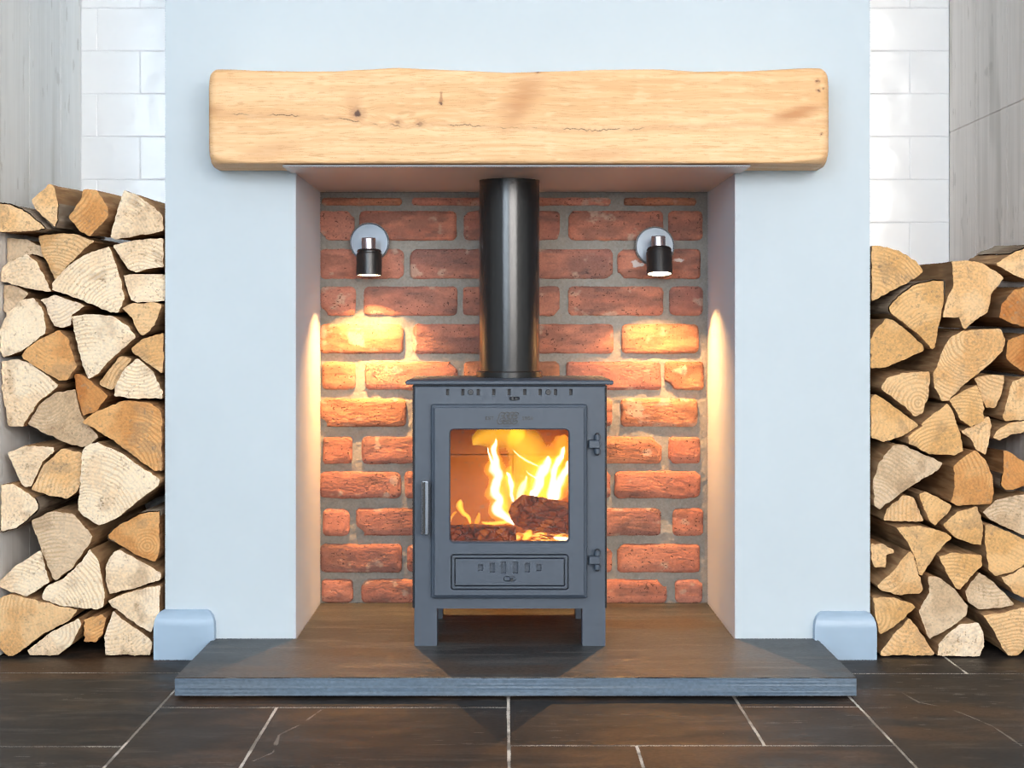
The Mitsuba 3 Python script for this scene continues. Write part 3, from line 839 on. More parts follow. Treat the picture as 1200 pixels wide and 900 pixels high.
def bar(a, b, ra, n=8, flat=1.0, rot=0.0):
    """a split log: polygonal section swept from a to b"""
    a, b = np.array(a, float), np.array(b, float)
    t = (b - a) / np.linalg.norm(b - a)
    u = np.cross([0, 1, 0], t); u /= np.linalg.norm(u)
    w = np.cross(t, u)
    pts = []
    for c, k in ((a, 1.0), (b, 1.0)):
        for q in range(n):
            an = 2 * math.pi * q / n + rot
            pts.append(c + k * ra * (math.cos(an) * u + flat * math.sin(an) * w))
    return hull(pts)


fire_floor = CZ0 + .0116



def glowing(key, mesh, heat, levels, **k):
    """charred wood whose hottest flecks and cracks give off light: the faces are sorted by heat into meshes of one radiance each"""
    m = M_(mesh) if not isinstance(mesh, tuple) else trimesh.Trimesh(mesh[0], mesh[1], process=False)
    h = heat(np.asarray(m.vertices)[m.faces].mean(1))
    lo = -9.0
    for i, (top, rad) in enumerate(levels):
        sel = (h >= lo) & (h < top)
        lo = top
        if not sel.any():
            continue
        name = key if i == 0 else key + ('__ember_glow' if i == 1 else f'__ember_glow_{i - 1:03d}')
        sub = m.submesh([np.nonzero(sel)[0]], append=True, repair=False)
        scene[name] = mikit.ply(sub, 'm_char', smooth=40)
        scene[name]['emitter'] = {'type': 'area', 'radiance': rgb(*rad), 'sampling_weight': .02}
        if i:
            tag(name, kind='stuff')
    tag(key, **k)


log_heat = lambda c: meshkit.fbm(c * 55, 3, 9) - .5 * crack(c)
LOG_LEVELS = [(.22, (.030, .004, .001)), (.46, (.165, .022, .003)), (.58, (.24, .042, .005)), (9, (.40, .09, .012))]
bed_heat = lambda c: meshkit.fbm(c * 75, 3, 4)
BED_LEVELS = [(.42, (.22, .03, .005)), (.52, (.70, .14, .015)), (.62, (1.3, .38, .045)), (9, (1.9, .85, .16))]

ly = .012
r1 = .035
big = hull([(fx(u, y), y, fz(w, y)) for u, w, y in (
    (470, 590, .030), (455, 650, .030), (500, 738, .030), (560, 735, .004), (580, 640, -.004), (560, 512, .018), (545, 530, .035),
    (905, 572, .004), (930, 640, -.012), (930, 815, -.004), (905, 570, .045), (930, 800, .045), (560, 515, .045), (560, 740, .045), (570, 780, .01))])
glowing('burning_log', rough(big, .007, 55, 3, .0028), log_heat, LOG_LEVELS, label='large charred glowing log leaning on the fire, right side of the stove window', cat='burning log')
low = hull([(fx(u, y), y, fz(w, y)) for u, w, y in (
    (-30, 740, -.022), (-30, 880, -.022), (-30, 740, .02), (-30, 850, .02), (500, 765, -.020), (500, 880, -.016), (515, 755, .016), (510, 850, .016), (200, 735, -.026), (200, 860, -.026))])
glowing('burning_log_001', rough(low, .008, 55, 7, .0028), log_heat, LOG_LEVELS, label='low glowing log lying along the left bottom of the stove window', cat='burning log')
xs, ys = np.meshgrid(np.linspace(CX0 + .018, CX1 - .018, 60), np.linspace(-.050, .145, 44), indexing='ij')
hz_ = fire_floor + .0006 + .012 * meshkit.fbm(np.stack([xs * 70, ys * 70, xs * 0], -1), 3, 12) * np.clip((ys + .052) / .02, 0, 1)
v = np.stack([xs, ys, hz_], -1).reshape(-1, 3)
i, j = np.meshgrid(np.arange(59), np.arange(43), indexing='ij')
q = np.stack([i * 44 + j, (i + 1) * 44 + j, (i + 1) * 44 + j + 1, i * 44 + j + 1], -1).reshape(-1, 4)
glowing('embers', (v, np.vstack([q[:, [0, 1, 2]], q[:, [0, 2, 3]]])), bed_heat, BED_LEVELS, label='bed of orange glowing embers under the burning logs', cat='embers', kind='stuff')


def tongue(pts, depth, k):
    """closed flame tongue: an elliptical section along a path of (x, y, z, half width); k scales the section"""
    P_ = np.array(pts, float)
    d = np.r_[0, np.cumsum(np.linalg.norm(np.diff(P_[:, :3], axis=0), axis=1))]
    tt = np.linspace(0, d[-1], 44)
    from scipy.interpolate import PchipInterpolator
    C = np.column_stack([PchipInterpolator(d, P_[:, c])(tt) for c in range(4)])
    tg = np.gradient(C[:, :3], axis=0)
    tg /= np.linalg.norm(tg, axis=1, keepdims=True)
    u = np.cross(tg, [0, 1, 0]); u /= np.linalg.norm(u, axis=1, keepdims=True)
    w = np.cross(tg, u)
    n = 18
    an = np.arange(n) * 2 * np.pi / n
    s_ = tt / d[-1]
    taper = np.clip(np.minimum(s_ / .06, (1 - s_) / .06), .02, 1) ** .5
    R = np.clip(C[:, 3] * k * taper, 1e-5, None)[:, None, None]
    V = C[:, None, :3] + R * (np.cos(an)[None, :, None] * u[:, None] + depth * np.sin(an)[None, :, None] * w[:, None])
    m = len(C)
    a, c = np.meshgrid(np.arange(m - 1), np.arange(n), indexing='ij')
    c1 = (c + 1) % n
    q = np.stack([a * n + c, a * n + c1, (a + 1) * n + c1, (a + 1) * n + c], -1).reshape(-1, 4)
    f = np.vstack([q[:, [0, 1, 2]], q[:, [0, 2, 3]]])
    kk = np.arange(n)
    V = V.reshape(-1, 3)
    V = np.vstack([V, V[:n].mean(0), V[-n:].mean(0)])
    f = np.vstack([f, np.column_stack([np.full(n, len(V) - 2), (kk + 1) % n, kk]), np.column_stack([np.full(n, len(V) - 1), (m - 1) * n + kk, (m - 1) * n + (kk + 1) % n])])
    t_ = trimesh.Trimesh(V, f, process=False)
    if t_.volume < 0:
        t_.invert()
    return t_


TONGUES = [  # path (u, w, half width) in window pixels x 6.43, distance into the firebox, section depth, shells (scale, radiance name)
    ([(362, 82, 4), (350, 130, 13), (338, 190, 24), (350, 250, 34), (352, 310, 46), (378, 380, 38), (362, 440, 38), (350, 490, 42), (385, 560, 34), (372, 620, 44), (420, 668, 34), (470, 712, 22), (502, 742, 6)], .076, .7, 'w'),
    ([(288, 155, 3), (303, 195, 9), (325, 240, 14), (345, 280, 8)], .074, .8, 'w'),
    ([(440, 352, 8), (458, 400, 22), (470, 450, 19), (482, 520, 15), (498, 580, 8)], .082, .8, 'w'),
    ([(745, 225, 10), (745, 275, 34), (715, 345, 46), (690, 405, 44), (670, 470, 40), (650, 540, 24)], .094, .7, 'w'),
    ([(875, 140, 5), (855, 195, 18), (822, 270, 22), (800, 340, 24), (778, 440, 32), (765, 560, 22)], .088, .8, 'w'),
    ([(905, 270, 6), (872, 350, 28), (835, 430, 34), (812, 500, 30), (800, 580, 18)], .095, .7, 'w'),
    ([(588, 365, 5), (585, 400, 14), (565, 450, 36), (545, 500, 40), (535, 560, 22)], .088, .8, 's'),
    ([(640, 470, 4), (640, 500, 26), (640, 540, 30), (645, 580, 10)], .082, .8, 'w'),
    ([(490, 165, 2), (540, 222, 6), (610, 266, 8), (690, 296, 3)], .075, 1.0, 's'),
    ([(590, 330, 2), (640, 370, 6), (690, 385, 8), (720, 380, 3)], .078, 1.0, 's'),
    ([(100, 550, 4), (90, 600, 18), (108, 640, 14), (148, 680, 11), (172, 735, 7)], .030, .8, 'y'),
    ([(230, 645, 4), (222, 690, 18), (214, 722, 14), (212, 745, 6)], .034, .8, 'o'),
    ([(75, 645, 4), (48, 672, 9), (22, 700, 6), (5, 735, 4)], .034, .8, 'o'),
    ([(255, 722, 4), (320, 728, 10), (400, 724, 11), (450, 705, 5)], .028, .8, 'y'),
    ([(635, 785, 4), (612, 805, 20), (585, 835, 16), (565, 850, 6)], -.005, .6, 'y'),
    ([(800, 822, 4), (850, 840, 16), (900, 850, 16), (920, 856, 4)], -.015, .6, 'w'),
    ([(185, 130, 8), (225, 100, 40), (300, 70, 62), (400, 60, 70), (500, 60, 60), (580, 80, 30)], .100, .3, 'h'),
    ([(480, 15, 50), (560, 110, 110), (620, 250, 150), (660, 400, 190), (690, 560, 150)], .105, .22, 'g'),
    ([(870, 60, 40), (840, 200, 90), (800, 380, 110), (790, 560, 90)], .112, .25, 'o'),
    ([(480, 300, 20), (440, 420, 50), (430, 560, 55), (450, 690, 30)], .100, .4, 'o')]
SH = {  # kind of tongue: (radiance, scales of its nested shells) for the outer flame and its hot inside
    'w': [('outer', (1.9, 1.65, 1.42, 1.22, 1.05)), ('core', (.92, .74, .56, .38))], 's': [('outer', (1.7, 1.4, 1.15, .9)), ('core', (.75, .45))],
    'y': [('outer', (1.6, 1.35, 1.1, .85)), ('yellow', (1.0, .75, .5))], 'o': [('outer', (1.3, 1.1, .9, .65, .4))],
    'h': [('glow', (1.75, 1.45, 1.2, .95, .7, .45))], 'g': [('glow', (1.25, 1.12, 1.0, .86, .72, .55, .35))]}
tag('fire', 'yellow and white flames rising from the burning logs inside the stove', 'fire')
for ti, (path, y, dep, sh) in enumerate(TONGUES):
    k = num('fire__flame')
    pts = [(fx(u, y), y, fz(w, y), r / 6.43 / S(y)) for u, w, r in path]
    for q, (nm, scales) in enumerate(SH[sh]):
        shells = []
        for sc in scales:
            m = tongue(pts, dep, sc)
            v = np.asarray(m.vertices)
            wob = np.stack([meshkit.fbm(v * [55, 55, 38] + 13.7 * c + ti, 3, 21 + c) - .5 for c in range(3)], -1)
            m.vertices = v + wob * [.014, .006, .012] * (.5 if sh in 'sy' else 1.0)
            shells.append(m)
        kk_ = k if q == 0 else k + '__inner_flame'
        scene[kk_] = mikit.ply(trimesh.util.concatenate(shells), 'm_flame', smooth=True)
        scene[kk_]['emitter'] = {'type': 'area', 'radiance': rgb(*FLAME[nm]), 'sampling_weight': .10}


# ------------------------------------------------------------------ wall lamps
def wall_lamp(label, plate, shade, tilt, bottom):
    key = num('wall_lamp')
    tag(key, label, 'wall lamp')
    px, pz = X(plate[0], .38), Z(plate[1], .38)
    R = .0402
    pl = hull(np.vstack([np.column_stack([px + r * np.cos(a), np.full(40, y), pz + r * np.sin(a)]) for r, y in ((R, .391), (R, .381), (R - .0015, .379)) for a in [np.arange(40) * np.pi / 20]]))
    put(key + '__back_plate', pl, 'm_lampplate', smooth=30)
    rimm = pl.scale([1, 1, 1])
    ring = [manifold3d.Manifold.cylinder(.011, R + .0016, R + .0016, 48) - manifold3d.Manifold.cylinder(.03, R + .0001, R + .0001, 48).translate([0, 0, -.01])]
    put(key + '__back_plate__rim', ring[0].rotate([90, 0, 0]).translate([px, .3915, pz]), 'm_black', smooth=30)
    sy = .325
    cx, ctop, cbot = X(shade[0], sy), Z(shade[1], sy), Z(bottom, sy)
    r = (shade[2] / 2) / S(sy)
    hgt = ctop - cbot
    rot = lambda m: m.rotate([tilt, 0, 0]).translate([cx, sy, ctop])     # top of the shade is the pivot; the mouth swings to the room
    cy = manifold3d.Manifold.cylinder
    body = cy(hgt - .010, r, r, 48).translate([0, 0, -hgt]) + cy(.0022, r, r - .0016, 48).translate([0, 0, -.010]) + cy(.0045, r - .0028, r - .0028, 48).translate([0, 0, -.0085]) + cy(.004, r - .0006, r - .003, 48).translate([0, 0, -.0045])
    body = body - cy(.012, r - .0016, r - .0016, 48).translate([0, 0, -hgt - .001])
    put(key + '__shade', rot(body), 'm_black', smooth=30)
    lens = cy(.002, r - .0018, r - .0018, 40).translate([0, 0, -hgt + .0012])
    put(key + '__lens', rot(lens), 'm_lens', smooth=30)
    scene[key + '__lens']['emitter'] = {'type': 'area', 'radiance': rgb(*LENS), 'sampling_weight': .4}
    kr = (16.5 / 2) / S(sy)
    kh = Z(shade[3], sy) - ctop
    kx = X(shade[4], sy) - cx
    kn = cy(kh - .0008, kr, kr, 24).translate([0, 0, -.0002]) + cy(.0015, kr, kr - .0012, 24).translate([0, 0, kh - .001])
    put(key + '__knuckle', kn.translate([cx + kx, sy, ctop]), 'm_chrome', smooth=30, label='polished chrome knuckle')
    arm = hull(np.vstack([np.column_stack([c[0] + .005 * np.cos(a), np.full(16, c[1]), c[2] + .005 * np.sin(a)]) for c in ((px, .3795, pz), (cx + kx, sy, ctop + kh * .55)) for a in [np.arange(16) * np.pi / 8]]))
    put(key + '__arm', arm, 'm_chrome', smooth=30)
    d = np.array([0, -math.sin(math.radians(tilt)) * -1, -math.cos(math.radians(tilt))])
    d = np.array([0.0, math.sin(math.radians(tilt)), -math.cos(math.radians(tilt))])
    o = np.array([cx, sy, ctop]) + d * (hgt + .002)
    scene[key + '_beam'] = {'type': 'spot', 'to_world': T().look_at(origin=o.tolist(), target=(o + d).tolist(), up=[0, 1, 0]), 'intensity': rgb(*LAMP_POWER),
                            'cutoff_angle': 56.0, 'beam_width': 6.0, 'sampling_weight': 1.5}


wall_lamp('black and chrome spotlight on the bricks, left of the flue pipe', (433, 284), (432.7, 292.5, 30, 279, 432), -4.0, 323)
wall_lamp('black and chrome spotlight on the bricks, right of the flue pipe', (767.5, 288.5), (772.3, 290.5, 30, 277, 771.5), -11.0, 322)

# ------------------------------------------------------------------ firewood
L1, L2, R1, R2 = ((0, 200, 3.0), (0, 480, 3.0), (1000, 270, 3.46), (1000, 520, 3.46))
LOGS = []


def log(frame, tone, label, pts, side='a', bark=False, push=(0, 0), yoff=None, pith=None):
    LOGS.append((frame, tone, label, pts, side, bark, push, yoff, pith))


exec_left = [
    (L1, 'honey', 'honey half-round log with thin dark bark, top left corner of the left stack', [(3, 112), (58, 120), (108, 140), (156, 176), (194, 213), (120, 223), (10, 228)], 'a', True, (0, 0), -.035, (20, 300)),
    (L1, 'honey', 'split log standing tilted with grey bark on its right, top of the left stack', [(115, 107), (185, 42), (208, 58), (222, 112), (220, 178), (208, 212), (185, 190), (140, 150)], 'a', True, (.085, .01), -.02, (60, 60)),
    (L1, 'orange', 'brown square-ended log tilted on its corner at the top of the left stack', [(297, 68), (345, 70), (385, 132), (384, 165), (322, 232), (290, 215), (246, 167), (292, 100)], 'a', False, (.06, .015), -.01, None),
    (L1, 'pale', 'pale rounded triangular log at the top of the left stack, against the chimney breast', [(440, 70), (480, 85), (540, 128), (572, 155), (576, 213), (400, 243), (388, 230), (404, 170), (425, 100)], 'a', False, (0, 0), .0, (400, 250)),
    (L1, 'grey', 'small weathered log end under the honey half-round log by the left wall', [(5, 234), (70, 237), (125, 262), (138, 300), (95, 288), (30, 318), (5, 340)], 'a', False, (.05, 0), .03, None),
    (L1, 'tan', 'tan wedge log pointing down, under the bark-sided top log of the left stack', [(128, 226), (190, 222), (250, 220), (328, 246), (288, 276), (185, 383), (168, 340), (142, 290)], 'a', False, (.02, 0), .01, (185, 420)),
    (L1, 'pale', 'very large pale wedge log, biggest in the upper half of the left stack', [(385, 268), (402, 310), (425, 380), (440, 450), (420, 498), (395, 500), (300, 458), (190, 418), (190, 395), (250, 330), (310, 292)], 'a', False, (0, 0), -.01, (440, 540)),
    (L1, 'pale', 'pale curved slab log against the chimney breast, second from the top of the left stack', [(400, 264), (470, 245), (574, 238), (574, 338), (520, 345), (480, 357), (450, 344), (427, 310)], 'a', False, (0, 0), .0, (500, 420)),
    (L1, 'pale', 'pale cleft fan-shaped log by the left wall, below the small weathered log end', [(2, 347), (40, 318), (95, 292), (130, 322), (164, 385), (180, 426), (100, 413), (10, 390), (0, 380)], 'a', False, (0, 0), .0, (90, 440)),
    (L1, 'pale', 'pale block-shaped log against the chimney breast, third from the top of the left stack', [(430, 367), (500, 362), (576, 364), (574, 456), (480, 462), (457, 453)], 'a', False, (0, 0), .01, (510, 600)),
    (L1, 'grey', 'small greyish log end at the left edge, just below the cleft fan-shaped log', [(2, 400), (40, 400), (90, 432), (60, 468), (22, 502), (0, 488)], 'a', False, (.05, 0), .02, None),
    (L1, 'pale', 'rounded pale log with an orange heart patch by the left wall, upper left stack', [(62, 462), (123, 446), (155, 482), (165, 540), (168, 570), (80, 633), (17, 656), (2, 620), (7, 560), (32, 500)], 'a', False, (0, 0), -.005, (140, 560)),
    (L1, 'cream', 'cream irregular log, left of the large downward fan log in the left stack', [(133, 457), (190, 438), (248, 456), (298, 476), (250, 506), (245, 543), (215, 553), (187, 543), (168, 510)], 'a', False, (.03, 0), .01, None),
    (L1, 'pale', 'large fan-shaped log pointing down with wide growth rings, middle of the left stack', [(254, 514), (330, 504), (400, 512), (455, 548), (482, 585), (390, 663), (345, 713), (311, 732), (292, 680), (267, 580)], 'a', False, (0, 0), -.01, (330, 790)),
    (L1, 'honey', 'small bright yellow wedge with bold rings against the chimney breast in the left stack', [(432, 482), (480, 464), (530, 462), (572, 471), (545, 545), (506, 580), (492, 573), (467, 520)], 'a', False, (0, 0), .0, (510, 640)),
    (L1, 'orange', 'orange tinted triangular log just left of the large downward fan log, left stack', [(83, 650), (112, 612), (213, 560), (243, 592), (272, 690), (240, 733), (215, 740), (160, 708), (92, 663)], 'a', False, (0, 0), .0, (200, 560)),
    (L1, 'pale', 'big pale round-cornered log at the left wall, halfway up the left stack', [(2, 672), (60, 664), (130, 682), (183, 735), (203, 755), (130, 818), (77, 900), (27, 898), (22, 850), (2, 760)], 'a', False, (0, 0), .0, (20, 900)),
    (L1, 'tan', 'thin narrow split log wedged just right of the large fan log, left stack', [(342, 745), (415, 652), (453, 662), (430, 700), (388, 773), (347, 755)], 'a', False, (0, 0), .015, None),
    (L1, 'rust', 'small dark orange splinter log in the middle of the left stack', [(254, 714), (290, 722), (345, 767), (372, 795), (330, 848), (285, 862), (267, 800)], 'b', False, (0, 0), .02, None),
    (L1, 'pale', 'pale pointed triangular log beside the narrow split log, left stack', [(485, 658), (538, 710), (572, 780), (570, 800), (490, 802), (403, 793), (407, 757), (442, 692)], 'a', False, (0, 0), .005, (480, 620)),
    (L1, 'tan', 'tan quarter log against the chimney breast, below the small yellow wedge, left stack', [(463, 624), (500, 593), (572, 571), (575, 655), (572, 712), (520, 678), (468, 642)], 'a', False, (0, 0), .0, (560, 760)),
    (L1, 'grey', 'mottled grey-pale log below the small dark orange splinter, left stack', [(92, 892), (132, 820), (190, 782), (258, 770), (268, 830), (290, 882), (342, 938), (293, 973), (240, 963), (140, 918)], 'a', False, (.02, 0), .01, (150, 760)),
    (L1, 'orange', 'large orange half-round log against the chimney breast, halfway up the left stack', [(294, 885), (342, 847), (440, 808), (538, 817), (574, 850), (574, 1052), (545, 1052), (500, 1018), (420, 958), (332, 898)], 'b', False, (0, 0), -.01, (450, 1040)),
    (L2, 'pale', 'small pale wedge pointing down near the left wall, below the mottled log', [(27, 152), (90, 128), (188, 131), (188, 150), (148, 185), (108, 270), (90, 273), (72, 263), (57, 225)], 'a', False, (0, 0), .0, (90, 330)),
    (L2, 'honey', 'yellowish rounded wedge with bold rings, right of the small downward wedge, left stack', [(113, 280), (152, 197), (215, 138), (283, 152), (283, 255), (268, 288), (235, 312), (170, 300)], 'a', False, (0, 0), .0, (300, 310)),
    (L2, 'pale', 'largest pale wedge with wavy ring lines, lower middle of the left stack', [(302, 118), (350, 113), (430, 148), (500, 193), (572, 242), (567, 263), (480, 328), (420, 377), (360, 402), (310, 372), (285, 348), (292, 250), (297, 170)], 'a', False, (0, 0), -.02, (310, 400)),
    (L2, 'pale', 'pale log with dark bark beneath at the left edge, lower part of the left stack', [(2, 258), (50, 251), (128, 306), (148, 345), (108, 388), (60, 423), (15, 432), (2, 432)], 'a', True, (.05, 0), .0, (20, 300)),
    (L2, 'grey', 'pale grey wedge with a bluish stain near its lower tip, left stack', [(115, 387), (190, 355), (258, 362), (327, 440), (317, 470), (253, 558), (200, 597), (187, 588), (152, 490)], 'a', False, (.02, 0), -.005, (190, 660)),
    (L2, 'orange', 'orange heartwood log with reddish bark on top, against the chimney breast, lower left stack', [(371, 440), (420, 398), (500, 358), (568, 349), (568, 500), (550, 545), (480, 518), (382, 458)], 'b', True, (0, .02), .005, (520, 480)),
    (L2, 'pale', 'slanting pale log by the left wall, above the orange-brown corner log', [(2, 602), (60, 548), (148, 493), (163, 560), (178, 605), (100, 653), (40, 638), (2, 620)], 'a', False, (0, 0), .0, (60, 690)),
    (L2, 'pale', 'wide pale triangular log with curved rings, just above the bottom row of the left stack', [(154, 655), (167, 617), (225, 593), (290, 533), (318, 488), (348, 530), (372, 640), (367, 688), (350, 698), (230, 688), (157, 665)], 'a', False, (.02, 0), -.005, (160, 720)),
    (L2, 'cream', 'cream rounded log with faint rings against the chimney breast, third from the floor', [(402, 498), (420, 493), (520, 548), (565, 577), (562, 598), (460, 632), (385, 647), (373, 600), (373, 545)], 'a', False, (0, 0), .0, (380, 650)),
    (L2, 'cream', 'cream wedge log pointing left, just above the left skirting block', [(384, 670), (420, 653), (520, 623), (567, 618), (562, 718), (534, 782), (480, 748), (397, 689)], 'a', False, (0, 0), .0, (350, 650)),
    (L2, 'tan', 'large orange-brown wedge log, bottom left corner of the left stack', [(2, 662), (40, 643), (150, 671), (276, 702), (248, 738), (150, 788), (80, 843), (40, 867), (12, 838), (2, 820)], 'a', False, (.02, 0), -.01, (330, 690)),
    (L2, 'pale', 'pale half-round log lying on its curved back, bottom row of the left stack', [(98, 845), (180, 783), (278, 733), (288, 750), (258, 818), (200, 867), (140, 876), (106, 868)], 'a', False, (.01, 0), .0, (190, 780)),
    (L2, 'orange', 'small brown square-ended log in the bottom row of the left stack', [(291, 742), (353, 723), (367, 737), (357, 790), (330, 822), (292, 818)], 'b', False, (.02, 0), .01, None),
    (L2, 'cream', 'pale blocky log on the floor beside the left skirting block', [(399, 708), (430, 738), (500, 783), (536, 817), (527, 868), (500, 870), (372, 860), (367, 800), (387, 742)], 'a', False, (0, 0), .0, (380, 690))]
